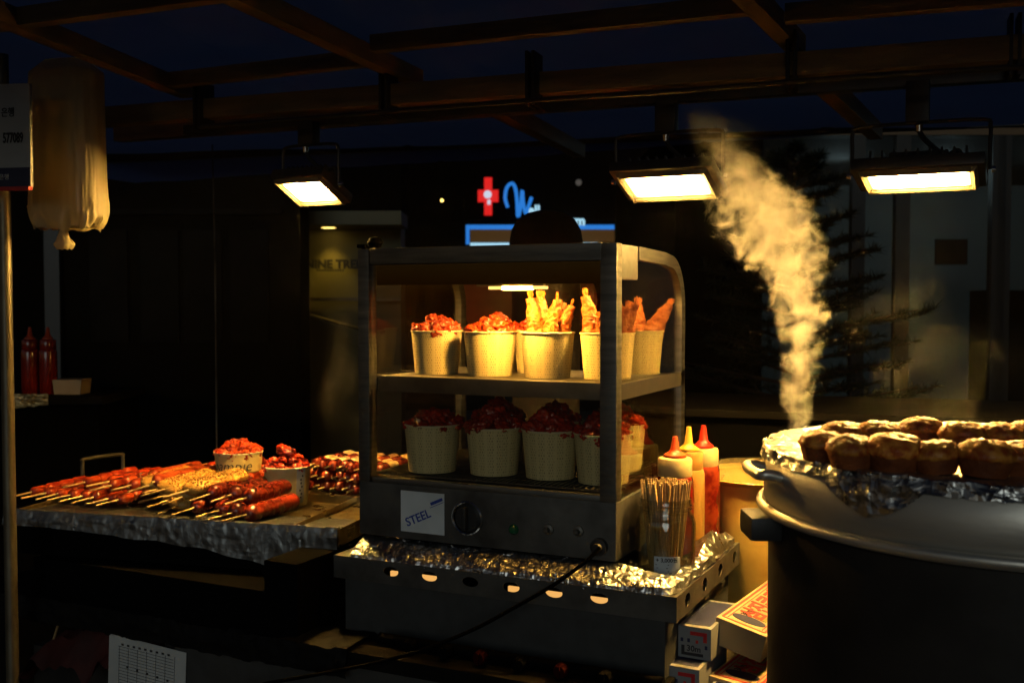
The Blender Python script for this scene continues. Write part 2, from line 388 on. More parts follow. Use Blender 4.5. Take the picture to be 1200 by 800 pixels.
def text_mesh(name, body, size, m, ext=.0004, align='CENTER', shear=0., bold=0.):
    cu = bpy.data.curves.new(name, 'FONT'); cu.body = body; cu.size = size; cu.extrude = ext; cu.align_x = align; cu.align_y = 'CENTER'
    cu.shear = shear; cu.offset = bold; cu.resolution_u = 3
    o = bpy.data.objects.new(name, cu); COL.objects.link(o)
    dg = bpy.context.evaluated_depsgraph_get()
    me = bpy.data.meshes.new_from_object(o.evaluated_get(dg))
    bpy.data.objects.remove(o); me.name = name; me.materials.clear(); me.materials.append(m)
    return me
def bend_text(me, R):
    """wrap text lying in xy onto a cylinder of radius R about z, reading from -y"""
    for v in me.vertices:
        a = v.co.x/R; r = R+v.co.z; z = v.co.y
        v.co = Vector((r*sin(a), -r*cos(a), z))
FRONT = (pi/2, 0, 0)      # text facing -y

# ================================================================== THE FOOD CASE
W, D, H = .574, .452, .60
case = thing('food_warmer', 'steel and glass heated display case with two shelves of food cups', 'display case', (0, 0, B))
MB().box((-W/2, D/2, .056), (W, D, .112), bev=.004).build('base_panel', MT['steel_dark'], case)
MB().box((-W/2, .012, .1165), (W-.062, .02, .013), bev=.003).build('sill', MT['steel'], case)
MB().box((-W+.0135, .014, .3555), (.027, .03, .487), bev=.002).build('post', MT['steel'], case)
MB().box((-.0165, .014, .3555), (.033, .03, .487), bev=.002).build('post', MT['steel'], case)
MB().box((-W/2, .0135, .5835), (W-.061, .032, .033), bev=.002).build('header_bar', MT['steel'], case)
MB().box((-W/2, .0795, .565), (W-.004, .099, .066), bev=.004).build('top_housing', MT['steel_dark'], case)
MB().box((-W/2, .0245, .545), (W-.066, .006, .042)).build('fascia', MT['flat_black'], case)
def side_outline(ins=0.):
    r = .11-ins; pts = [(.03, .112)] if not ins else [(.03, .118)]
    zt = .598-ins; yb = D-ins
    out = [(.03, .113), (.03, zt-.0), (.13, zt)]
    out.append((yb-r-.04, zt-.004))
    for k in range(0, 11):
        a = pi/2-pi/2*k/10
        out.append((yb-r+r*cos(a), zt-.008-r+r*sin(a)))
    out.append((yb, .113))
    return out
YZ = Matrix(((0, 0, 1, 0), (1, 0, 0, 0), (0, 1, 0, 0), (0, 0, 0, 1)))      # (x,y,z)->(z,x,y): outline into the yz plane
for sx in (0, 1):
    o1, i1 = side_outline(0.)[2:], side_outline(.026)[2:]
    x0 = -.016 if sx == 0 else -W
    mb = MB()
    n = len(o1); vs = []
    for (a, b_), (c, d_) in zip(o1, i1):
        vs += [(x0, a, b_), (x0+.016, a, b_), (x0+.016, c, d_), (x0, c, d_)]
    fs = []
    for i in range(n-1):
        for k in range(4):
            fs.append((i*4+k, i*4+(k+1) % 4, i*4+4+(k+1) % 4, i*4+4+k))
    fs += [(0, 1, 2, 3), ((n-1)*4, (n-1)*4+1, (n-1)*4+2, (n-1)*4+3)]
    mb.add(vs, fs).build('side_frame', MT['steel'], case, angle=50)
    xg = -.009 if sx == 0 else -W+.006
    MB().prism(side_outline(.022), .003, Matrix.Translation((xg, 0, 0)) @ YZ)  .build('side_glass', MT['glass_side'], case, smooth=False)
    MB().box((-.0045 if sx == 0 else -W+.0045, D/2+.012, .318), (.009, D-.03, .03)).build('side_rail', MT['black_metal'], case)
o1, i1 = side_outline(.008)[3:], side_outline(.011)[3:]
mb = MB(); vs = []; fs = []
for (a, b_), (c, d_) in zip(o1, i1): vs += [(-W+.018, a, b_), (-.018, a, b_), (-.018, c, d_), (-W+.018, c, d_)]
n = len(o1)
for i in range(n-1):
    for k in range(4): fs.append((i*4+k, i*4+(k+1) % 4, i*4+4+(k+1) % 4, i*4+4+k))
mb.add(vs, fs+[(0, 1, 2, 3), tuple((n-1)*4+k for k in range(4))]).build('back_glass', MT['glass'], case, angle=50)
MB().box((-W/2-.003, .0095, .345), (W-.062, .003, .442)).build('front_glass', MT['glass'], case, smooth=False)
MB().box((-W/2+.008, .2095, .318), (W-.036, .355, .03), bev=.002).build('shelf', MT['shelf_steel'], case)
MB().box((-W/2, .0285, .3175), (W-.064, .004, .033), bev=.001).build('shelf_lip', MT['steel_dark'], case)
rk = MB()
for i in range(46): x = -W+.02+i*(W-.04)/45; rk.box((x, D/2+.01, .1265), (.0028, D-.06, .003))
for j in range(9): rk.box((-W/2, .05+j*.045, .1232), (W-.03, .003, .0034))
rk.build('wire_rack', MT['steel'], case)
# the warm strip lamp under the housing
lz = .522
pL = at_y(560, 324, .036); pR = at_y(638, 324, .036); xm = at_y(607, 324, .036).x
MB().box(((pL.x+pR.x)/2, .036, lz+.004), (pR.x-pL.x, .014, .012), bev=.002).build('lamp_holder', MT['cream'], case)
MB().box((xm, .036, lz-.0055), (.064, .012, .007), bev=.002).build('lamp_strip', MT['strip'], case)
for sx in (-1, 1): MB().box((xm+sx*.048, .036, lz-.005), (.030, .013, .006), bev=.002).build('lamp_end', MT['strip_dim'], case)
# controls on the front panel
def on_front(px, py): p = at_y(px, py, 0.); return p.x, p.z-B
x, z = on_front(549, 606)
Mf = Matrix.Translation((x, 0, z)) @ Matrix.Rotation(pi/2, 4, 'X')
dial = MB().lathe([(.0345, -.002), (.0345, .008), (.032, .010), (.0295, .008), (.0295, .002)], 48, Mf).build('dial_ring', MT['chrome'], case)
k = MB().lathe([(0, .010), (.024, .010), (.0285, .006), (.0293, -.001)], 40, Mf)
k.box((x, -.016, z), (.010, .014, .046), bev=.003)
k.build('dial_knob', MT['black'], dial)
x, z = on_front(602, 620); Mf = Matrix.Translation((x, 0, z)) @ Matrix.Rotation(pi/2, 4, 'X')
MB().lathe([(0, .009), (.006, .008), (.0095, .004), (.011, -.001)], 24, Mf).build('indicator_light', MT['green_lamp'], case)
for q in ((643, 620), (678, 622)):
    x, z = on_front(*q); Mf = Matrix.Translation((x, 0, z)) @ Matrix.Rotation(pi/2, 4, 'X')
    b = MB().lathe([(0, .013), (.0035, .013), (.0045, .004), (.010, .003), (.011, -.001)], 20, Mf)
    b.build('toggle_switch', MT['steel'], case)
x, z = on_front(703, 640); Mf = Matrix.Translation((x, 0, z)) @ Matrix.Rotation(pi/2, 4, 'X')
MB().lathe([(0, .02), (.008, .02), (.010, .012), (.016, .011), (.017, -.001)], 20, Mf).build('cord_gland', MT['black'], case)
xa, za = on_front(470, 574); xb, zb = on_front(521, 627)
st = MB().box(((xa+xb)/2, -.0006, (za+zb)/2), (xb-xa, .0012, za-zb)).build('sticker', MT['sticker'], case)
ms = text_mesh('sticker_lettering', 'STEEL', .0245, MT['ink_blue'], bold=.0004)
link('sticker_lettering', ms, st, ((xa+xb)/2-.010, -.0016, (za+zb)/2-.012), Euler((pi/2, radians(-24), 0)))
bl = MB().box((0, 0, 0), (.030, .0008, .0062)).box((-.002, 0, -.0065), (.034, .0008, .0012))
o = bl.build('sticker_line', MT['ink_blue'], st, loc=(xb-.018, -.0016, za-.017)); o.rotation_euler = (0, radians(-24), 0)
# black clip on the top left corner of the case
cl = MB()
cl.lathe([(0, .024), (.012, .022), (.017, .012), (.012, .003), (.008, 0)], 20, Matrix.Translation((-.55, .03, .602)))
cl.box((-.566, .02, .592), (.012, .02, .03), bev=.003).box((-.571, .012, .606), (.02, .012, .008), bev=.002)
o = cl.build('corner_clip', MT['flat_black'], None, loc=(0, 0, B)); tag(o, 'small black clip on the top left corner of the glass case', 'clip')

# power cord hanging in front
pts = [at_y(703, 641, -.024), at_y(688, 656, -.04), at_y(650, 684, -.07), at_y(600, 713, -.10), at_y(555, 737, -.13), at_y(500, 759, -.165), at_y(440, 776, -.19), at_y(370, 790, -.21), at_y(300, 803, -.22), at_y(240, 822, -.22)]
def smooth_path(pts, n=6):
    out = []
    P = [Vector(p) for p in pts]
    for i in range(len(P)-1):
        p0, p1, p2, p3 = P[max(i-1, 0)], P[i], P[i+1], P[min(i+2, len(P)-1)]
        for k in range(n):
            t = k/n
            out.append(.5*((2*p1)+(p2-p0)*t+(2*p0-5*p1+4*p2-p3)*t*t+(3*p1-p0-3*p2+p3)*t**3))
    out.append(P[-1]); return out
o = MB().tube(smooth_path(pts), .0036, 10).build('power_cord', MT['flat_black']); tag(o, 'black power cord hanging diagonally from the front of the glass case', 'cord')

# ================================================================== STEEL STAND UNDER THE CASE
stand = thing('burner_stand', 'low steel burner stand with round holes along its rim under the glass case', 'stand', (0, 0, B))
X0, X1, Y0, Y1, ZT, ZL = -W-.03, .134, -.053, .458, -.037, -.083
def holed_strip(mb, a, b_, holes, rx, rz, zc, nrm, th=.002):
    """vertical strip from a to b_ (2D points) between ZL and ZT with elliptical holes at distances along it"""
    a, b_ = Vector(a), Vector(b_); Ld = (b_-a).length; d = (b_-a)/Ld; nr = Vector(nrm)
    cuts = [0.]+[(holes[i]+holes[i+1])/2 for i in range(len(holes)-1)]+[Ld]
    def P(s, z, o=0.): q = a+d*s+nr*o; return (q.x, q.y, z)
    for i, h in enumerate(holes):
        s0, s1 = cuts[i], cuts[i+1]; K = 28; vs = []; fs = []
        for k in range(K):
            w = 2*pi*k/K; c, s_ = cos(w), sin(w)
            ins, inz = h+rx*c, zc+rz*s_
            t = min(((s1-h)/c if c > 0 else (s0-h)/c) if abs(c) > 1e-6 else 1e9, ((ZT-zc)/s_ if s_ > 0 else (ZL-zc)/s_) if abs(s_) > 1e-6 else 1e9)
            vs += [P(ins, inz, 0), P(h+t*c, zc+t*s_, 0), P(ins, inz, -th)]
        for cs, cz in ((s0, ZL), (s0, ZT), (s1, ZL), (s1, ZT)): vs.append(P(cs, cz))
        for k in range(K):
            j = (k+1) % K
            fs += [(k*3, k*3+1, j*3+1, j*3), (k*3, j*3, j*3+2, k*3+2)]
        # corner triangles
        for ci, (cs, cz) in enumerate(((s0, ZL), (s0, ZT), (s1, ZL), (s1, ZT))):
            ang = atan2(cz-zc, cs-h) % (2*pi); k = int(ang/(2*pi)*K)
            fs.append((k*3+1, K*3+ci, ((k+1) % K)*3+1))
        mb.add(vs, fs)
hx = [at_y(q, y, Y0).x-X0 for q, y in ((458, 668), (503, 674), (551, 678), (599, 686), (649, 692), (702, 699))]
rim = MB()
holed_strip(rim, (X0, Y0), (X1, Y0), hx, .0175, .0095, -.0565, (0, -1))
holed_strip(rim, (X1, Y0), (X1, Y1), [.07, .19, .31, .43], .017, .0125, -.0585, (1, 0))
rim.box(((X0+X1)/2, (Y0+Y1)/2, ZT-.0015), (X1-X0-.001, Y1-Y0-.001, .003))
rim.box((X0+.001, (Y0+Y1)/2, (ZT+ZL)/2), (.002, Y1-Y0, ZT-ZL))
rim.build('rim', MT['steel_dark'], stand, smooth=False)
bd = MB(); xb0, xb1 = X0+.02, .108
bd.box(((xb0+xb1)/2, -.035, -.139), (xb1-xb0, .006, .112)).box(((xb0+xb1)/2, .43, -.139), (xb1-xb0, .006, .112))
bd.box((xb1-.003, .198, -.139), (.006, .458, .110)).box((xb0+.003, .198, -.139), (.006, .458, .110)).box(((xb0+xb1)/2, .198, -.1915), (xb1-xb0-.014, .455, .004))
bd.build('body', MT['front_panel'], stand, smooth=False)
MB().box(((hx[0]+hx[1])/2+X0, -.012, -.0735), (hx[1]-hx[0]+.05, .006, .0135)).build('glow_strip', MT['burner'], stand)  # glowing strip added behind the holes, not a real burner
MB().box(((hx[3]+hx[5])/2+X0, -.012, -.0735), (hx[5]-hx[3]+.05, .006, .0135)).build('glow_strip', MT['burner'], stand)
MB().tube([(-.47, -.085, -.182), (.12, -.085, -.182)], .010, 14).build('gas_pipe', MT['flat_black'], stand)
for q, m_ in (((484, 757), 'black'), ((525, 767), 'black'), ((566, 770), 'noz_red'), ((612, 779), 'black'), ((660, 787), 'noz_red'), ((712, 796), 'black')):
    p = at_y(*q, -.10); 
    kb = MB().lathe([(0, .016), (.011, .016), (.0135, .010), (.0135, 0), (.006, -.004), (.006, -.014)], 20, Matrix.Translation((p.x, -.105, -.180)) @ Matrix.Rotation(pi/2, 4, 'X'))
    kb.box((p.x, -.123, -.180), (.005, .006, .022), bev=.001)
    kb.build('gas_knob', MT['flat_black'] if m_ == 'black' else mat('dull_red_knob', (.022, .002, .0015), .8, spec=.05), stand)
MB().box((-.672, -.04, -.117), (.085, .20, .154), bev=.003).build('leg', MT['flat_black'], stand)  # black post, widened to keep lamplight off the table edge

# crumpled foil lying on the stand around the case
def foil_strip(name, path, prof, nu, amp, f, m, seed=0, flat=True, parent=None, label=None, ampfn=None):
    """path(u)->(Vector origin, outward Vector); prof(u,v)->(out, z)"""
    mb = MB()
    def fn(u, v):
        o, n = path(u); r, z = prof(u, v)
        p = o+n*r; p.z += z
        q = p+Vector((seed, seed*.3, 0)); k = amp*(ampfn(u, v) if ampfn else 1.)
        d = crumple(q, f)*k; e = crumple(q+Vector((9, 4, 2)), f*1.4)*k
        j = Vector((noise.noise(q*91), noise.noise(q*87+Vector((5, 0, 0))), 0))*amp*.5
        return p+n*d*.8+Vector((0, 0, e*.6))+j
    mb.grid(nu[0], nu[1], fn)
    if flat: bmesh.ops.triangulate(mb.bm, faces=mb.bm.faces, quad_method='SHORT_EDGE')
    o = mb.build(name, m, parent, smooth=True, angle=14 if flat else 40)
    if label: tag(o, label, 'foil')
    return o
corner = Vector((X1-.012, Y0+.012, 0))
L1 = X1-X0; L2 = Y1-Y0-.06
def path_u(u):
    s = .04+u*(L1+L2-.04)
    r = .035
    if s < L1-r: return Vector((X0+s, Y0+.008, B+ZT)), Vector((0, -1, 0))
    if s < L1+r:
        t = (s-L1+r)/(2*r); a = -pi/2+t*pi/2; c = Vector((X1-r, Y0+r, B+ZT)); n = Vector((cos(a), sin(a), 0)); return c+n*(r-.008), n
    return Vector((X1-.008, Y0+(s-L1), B+ZT)), Vector((1, 0, 0))
def prof_u(u, v):
    s = .04+u*(L1+L2-.04)
    side = max(0., min(1., (s-L1+.12)/.16))
    hh = .030*(1-side)+.024*side+.006*noise.noise(Vector((s*14, 0, 3)))
    if side > .9: hh += .03*max(0, 1-abs(s-L1-.33)/.1)
    wf = [(.006, -.004), (.004, .006), (-.006, .014), (-.018, .020), (-.030, .026), (-.042, .031), (-.052, .034)]
    wr = [(.004, .003), (.0, .010+hh*.2), (-.010, hh*.75), (-.018, hh), (-.030, hh*.75), (-.042-.02*side, hh*.35), (-.055-.03*side, .004)]
    wv = [(a[0]*(1-side)+b_[0]*side, a[1]*(1-side)+b_[1]*side) for a, b_ in zip(wf, wr)]
    t = v*(len(wv)-1); i = min(int(t), len(wv)-2); t -= i
    return wv[i][0]*(1-t)+wv[i+1][0]*t, wv[i][1]*(1-t)+wv[i+1][1]*t
foil_strip('crumpled_foil', path_u, prof_u, (380, 22), .0036, 40., MT['foil'], 1., label='crumpled foil sheet bunched around the base of the glass case')

# ================================================================== TABLE
table = thing('stall_table', 'long dark stall table under the trays and burner stand', 'table', (0, 0, 0))
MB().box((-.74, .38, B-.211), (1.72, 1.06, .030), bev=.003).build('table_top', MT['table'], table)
MB().box((-.43, -.13, B-.55), (1.06, .012, .646)).build('front_panel', MT['front_panel'], table)
for x in (-1.55, -.98, .10): 
    for y in (-.10, .86): MB().box((x, y, .362), (.045, .045, .724)).build('leg', MT['black_metal'], table)
MB().box((-1.28, .3, .25), (.56, .7, .02)).build('lower_shelf', MT['table'], table)
def tw_path(u): return Vector((-1.62+u*1.12, -.15, B-.195)), Vector((0, -1, 0))
def tw_prof(u, v):
    wv = [(-.10, .006), (-.02, .010), (.008, .004), (.012, -.022), (.010, -.050)]
    t = v*(len(wv)-1); i = min(int(t), len(wv)-2); t -= i
    return wv[i][0]*(1-t)+wv[i+1][0]*t, wv[i][1]*(1-t)+wv[i+1][1]*t
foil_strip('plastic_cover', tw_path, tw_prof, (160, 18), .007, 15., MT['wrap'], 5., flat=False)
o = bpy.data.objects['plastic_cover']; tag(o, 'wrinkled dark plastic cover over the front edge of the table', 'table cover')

# ================================================================== LEFT FOIL TRAY
TA = Vector((-1.456, -.148, B)); TR = radians(11); TU = Vector((cos(TR), sin(TR), 0)); TV = Vector((-sin(TR), cos(TR), 0))
def T(u, v, z=0.): return TA+TU*u+TV*v+Vector((0, 0, z))
TL, TD = .835, .52
tray = thing('food_tray', 'wide shallow steel tray of skewers wrapped in foil at its front', 'tray', TA, (0, 0, TR))
pan = MB()
pan.box((TL/2, TD/2, -.024), (TL, TD, .004))
pan.box((TL/2, .002, -.017), (TL, .004, .034)).box((TL/2, TD-.002, -.02), (TL, .004, .038))
pan.box((.002, TD/2, -.02), (.004, TD-.009, .038)).box((TL-.002, TD/2, -.02), (.004, TD-.009, .038))
pan.box((TL-.115, TD/2, -.011), (.003, TD-.009, .022))
pan.build('pan', MT['foil_greasy'], tray, smooth=False)
hd = [(0, .0, -.01), (0, 0, .036), (.012, .0, .046), (.150, .0, .046), (.162, 0, .036), (.162, 0, -.01)]
def place_handle():
    a, b_ = at_z(97, 557, 0), at_z(144, 550, 0)
    inv = Matrix.Translation(TA) @ Matrix.Rotation(TR, 4, 'Z'); inv = inv.inverted()
    la, lb = inv @ a, inv @ b_
    d = lb-la; d.z = 0
    pts = [la+d*(x/.162)+Vector((0, 0, z)) for x, y, z in hd]
    MB().tube(smooth_path(pts, 4), .0055, 10).build('handle', MT['pole'], tray)
place_handle()
MB().box((TL/2-.03, TD/2-.02, -.064), (TL-.06, TD-.06, .074)).build('base', MT['flat_black'], tray)
def ft_path(u): p = T(-.01+u*(TL+.012), 0, 0); return p, -TV
def ft_prof(u, v):
    low = .030+.080*u*u+.010*noise.noise(Vector((u*9, 2, 1)))
    wv = [(-.17, -.014), (-.05, -.008), (-.012, .004), (.004, .005), (.009, -.012), (.010, -low*.5), (.012, -low)]
    t = v*(len(wv)-1); i = min(int(t), len(wv)-2); t -= i
    return wv[i][0]*(1-t)+wv[i+1][0]*t, wv[i][1]*(1-t)+wv[i+1][1]*t
foil_strip('tray_foil', ft_path, ft_prof, (190, 22), .0036, 13., MT['foil_dull'], 3., label='foil wrapped over the front wall of the skewer tray',
           ampfn=lambda u, v: .07+1.0*max(0, u-.72)/.28+.7*max(0, .15-u)/.15+.45*max(0, v-.75)/.25+.10*noise.noise(Vector((u*6, v*3, 0))))
def bk_path(u): return T(.005+u*.46, TD-.03, 0), TV
foil_strip('tray_foil', bk_path, lambda u, v: ((-.09+v*.13), -.01+.03*sin(v*pi)), (120, 18), .006, 30., MT['foil_greasy'], 8., label='greasy foil lining the back rim of the skewer tray by the handle')
# greasy paper in the bare end of the tray
mb = MB(); mb.grid(40, 60, lambda u, v: T(TL-.108+u*.10, .02+v*.46, -.018+.004*fbm(Vector((u*3, v*9, 2)), 3)+.006*abs(u-.5)))
o = mb.build('greasy_paper', MT['foil_greasy'], None); tag(o, 'greasy yellow paper lining the bare end of the skewer tray', 'paper')

o = MB().box((-1.02, .03, B-.149), (.74, .335, .088), bev=.003).build('shade_box', MT['flat_black']); tag(o, 'long black box added to block light under the foil wrapped skewer tray', 'box')  # black box added to keep the table edge dark
# ---- skewers
def stick_mesh(name, L, r=.0024):
    return MB().tube([(0, 0, 0), (0, L*.5, 0), (0, L, 0)], [r*.9, r, r], 8).mesh(name, MT['stick'])
def sausage_mesh(name, m, L, r, seed, score=.05, flat=1., turns=26., bend=.0):
    mb = MB(); nu, nv = 90, 28
    def fn(u, v):
        a = 2*pi*v; y = u*L
        e = min(u, 1-u)*L; cap = sqrt(max(0., 1-(1-min(1., e/(r*.95)))**2))
        rr = r*cap*(1+.05*fbm(Vector((cos(a), sin(a), y*22+seed)), 3))
        g = sin(y*turns*2*pi/.30*.9+1.6*sin(a)*0+a*1.0)
        rr *= 1-score*max(0, g)**4
        return Vector((rr*cos(a), y, rr*sin(a)*flat+bend*sin(u*pi)))
    mb.grid(nu, nv, fn); bmesh.ops.remove_doubles(mb.bm, verts=mb.bm.verts, dist=1e-5)
    return mb.mesh(name, m, True, None)
def lay(o, tip, yaw, pitch, label=None): pass
def dir_rot(d):
    """rotation taking +y to d, staying upright"""
    d = Vector(d).normalized(); return Euler((math.asin(d.z), 0, atan2(-d.x, d.y)))

def skewer(kind, label, group, tip, d, roll=0.):
    proto = PROTO.get(kind)
    rot = dir_rot(d); 
    rot = (rot.to_matrix() @ Matrix.Rotation(roll, 3, 'Y')).to_euler()
    if proto is None:
        o = thing(kind, label, 'skewer', tip, rot, group); MAKE[kind](o); PROTO[kind] = o; return o
    return copy_tree(proto, tip, rot, label, group)
PROTO = {}; MAKE = {}
def mk_sausage(o):
    link('stick', stick_mesh('stick', .20), o)
    link('sausage', sausage_mesh('sausage', MT['sausage'], .19, .0205, 2., .045, turns=13.), o, (0, .085, 0))
MAKE['sausage_skewer'] = mk_sausage
def mk_tteok(o):
    link('stick', stick_mesh('stick', .27), o)
    me = sausage_mesh('rice_cake', MT['tteok_red'], .05, .0135, 5., .0)
    for i in range(4):
        me2 = me if i else me
        link('rice_cake', me2, o, (random.uniform(-.002, .002), .075+i*.047, random.uniform(-.001, .002)), (0, random.uniform(0, 6), random.uniform(-.08, .08)))
MAKE['rice_cake_skewer'] = mk_tteok
def mk_fish(o):
    link('stick', stick_mesh('stick', .30), o)
    link('fish_cake', sausage_mesh('fish_cake', MT['tteok_orange'], .22, .0185, 9., .05, .75, 12.), o, (0, .07, 0))
MAKE['fish_cake_skewer'] = mk_fish
def mk_crumb(o):
    link('stick', stick_mesh('stick', .30), o)
    mb = MB(); nu, nv = 110, 40; L, r = .20, .034
    def fn(u, v):
        a = 2*pi*v; y = u*L; e = min(u, 1-u)*L; cap = sqrt(max(0., 1-(1-min(1., e/(r*.9)))**2))
        q = Vector((cos(a)*1.2, sin(a)*.8, y*24))
        rr = r*cap*(1+.10*fbm(q*1.2, 3)+.10*abs(noise.noise(q*4.))+.07*noise.noise(q*9))
        return Vector((rr*cos(a), y, rr*sin(a)*.55))
    mb.grid(nu, nv, fn); bmesh.ops.remove_doubles(mb.bm, verts=mb.bm.verts, dist=1e-5)
    body = link('cutlet', mb.mesh('cutlet', MT['crumb'], True, None), o, (0, .085, 0))
    cr = MB(); rng = random.Random(4)
    for i in range(420):
        u = rng.uniform(.05, .95); a = rng.uniform(.1, pi-.1); e = min(u, 1-u)*L; cap = sqrt(max(0., 1-(1-min(1., e/(r*.9)))**2))
        p = Vector((r*cap*cos(a)*1.02, u*L, r*cap*sin(a)*.6)); s = rng.uniform(.0016, .0034)
        cr.box(p, (s*1.5, s*1.3, s), (rng.uniform(0, 3), rng.uniform(0, 3), rng.uniform(0, 3)), bev=s*.25)
    link('crumb_topping', cr.mesh('crumb_topping', MT['crumb'], True, 30), body)
MAKE['crumbed_skewer'] = mk_crumb
def sotteok(o):
    link('stick', stick_mesh('stick', .26), o)
    ma = sausage_mesh('sausage_piece', MT['sausage_pale'], .052, .0145, 3., .03); mbm = sausage_mesh('rice_cake', MT['ricecake'], .05, .0135, 6., 0)
    for i in range(4):
        link('sausage_piece' if i % 2 == 0 else 'rice_cake', ma if i % 2 == 0 else mbm, o, (0, .03+i*.050, 0), (0, random.uniform(0, 6), random.uniform(-.05, .05)))
MAKE['sausage_rice_cake_skewer'] = sotteok

dV = Vector((-.10, 1, 0))
# scored sausages at the front right of the tray: lower layer then upper layer
g = 'scored sausages piled at the front of the tray'
low = [(201, 603), (229, 606), (243, 609), (259, 611)]
for i, q in enumerate(low):
    skewer('sausage_skewer', 'scored red sausage skewer in the bottom layer of the front pile', g+' bottom layer', at_z(*q, .010), dV+Vector((.04*i-.04, 0, .0)), i*1.3)
up = [(222, 586.5), (247, 587.5), (263, 590.5)]
lab = ['upper scored sausage on the side of the crumbed cutlets', 'upper scored sausage in the middle of the front pile', 'upper scored sausage nearest the bare end of the tray']
for i, q in enumerate(up):
    skewer('sausage_skewer', lab[i], g, at_z(*q, .040), dV+Vector((.05*i-.10, 0, .0)), 1+i*1.9)
# crumbed cutlets
g = 'crumb coated cutlet skewers piled in the middle of the tray'
cr = [((184, 601), .012), ((172, 594), .012), ((163, 588), .024), ((190, 591), .030), ((165, 581), .040), ((190, 582.5), .048), ((150, 576), .036)]
for i, (q, z) in enumerate(cr):
    skewer('crumbed_skewer', 'flat skewer coated in golden crumbs in the middle of the tray', g, at_z(*q, z), dV+Vector((.10*(i % 3)-.12, 0, .01+.02*(i % 2))), .12*(-1)**i)
# sauced rice cakes, front left
g = 'red sauced rice cake skewers at the narrow left end of the tray'
tt = [((9, 582.5), .012), ((25, 583.5), .012), ((42, 584.8), .012), ((55, 586), .012), ((69, 587.5), .012), ((84, 589), .012), ((100, 590.5), .012), ((112, 592), .012)]
for i, (q, z) in enumerate(tt):
    skewer('rice_cake_skewer', 'skewer of glossy red sauced rice cakes at the left end of the tray', g, at_z(*q, z), dV+Vector((.05*sin(i*2.2), 0, 0)), i*.9)
for i in range(7):
    skewer('rice_cake_skewer', 'skewer of glossy red sauced rice cakes at the left end of the tray', g, T(.04+i*.047, .215+.02*sin(i*3), .012), dV+Vector((.06*sin(i*1.2), 0, .03)), i*1.3)
for i in range(6):
    skewer('rice_cake_skewer', 'skewer of glossy red sauced rice cakes at the left end of the tray', g, T(.055+i*.047, .12+.03*sin(i*2), .037), dV+Vector((.06*sin(i*1.9), 0, .0)), i*1.7)
g = 'red sauced rice cake skewers filling the middle of the tray'
for i in range(14):
    skewer('rice_cake_skewer', 'skewer of red sauced rice cakes in the middle of the tray behind the crumbed cutlets', g, T(.24+(i % 7)*.036, .20+.13*(i//7)+.02*sin(i*3), .012+.024*(i % 2)), dV+Vector((.10*sin(i*1.4), 0, .03)), i*1.1)
# orange fish cakes at the back
g = 'orange fish cake skewers lying at the back of the tray'
for i in range(7):
    tip = T(.20+i*.027, TD-.02+.03*sin(i*1.7), .022+.022*(i % 2))
    skewer('fish_cake_skewer', 'orange fish cake skewer at the back of the tray with its stick to the rear', g, tip, Vector((.12+.05*sin(i*2.3), -1, .02)), i*.8)
# sausage and rice cake skewers stacked behind the bare end
g1, g2 = 'sausage and rice cake skewers stacked behind the paper bowl', 'top layer of sausage and rice cake skewers'
sp = at_z(392, 577, .0)
for lay_ in range(3):
    for i in range(9 if lay_ < 2 else 8):
        x = -.085+i*.030+(.015 if lay_ == 2 else 0)
        tip = sp+Vector((x, -.01+.012*sin(i*2.1+lay_), .014+lay_*.027))
        skewer('sausage_rice_cake_skewer', ('skewer of alternating sausage and pale rice cake in the lower layers of the back stack' if lay_ < 2 else 'skewer of alternating sausage and pale rice cake on top of the back stack'),
               g1 if lay_ < 2 else g2, tip-dV*.02, dV+Vector((.03*sin(i+lay_), 0, 0)), i*.7+lay_)
o = MB().box((sp.x+.03, sp.y+.11, B-.014), (.31, .27, .026), (0, 0, .1), bev=.003).build('metal_pan', MT['foil_greasy'])
tag(o, 'small flat metal pan under the stacked sausage and rice cake skewers', 'pan')

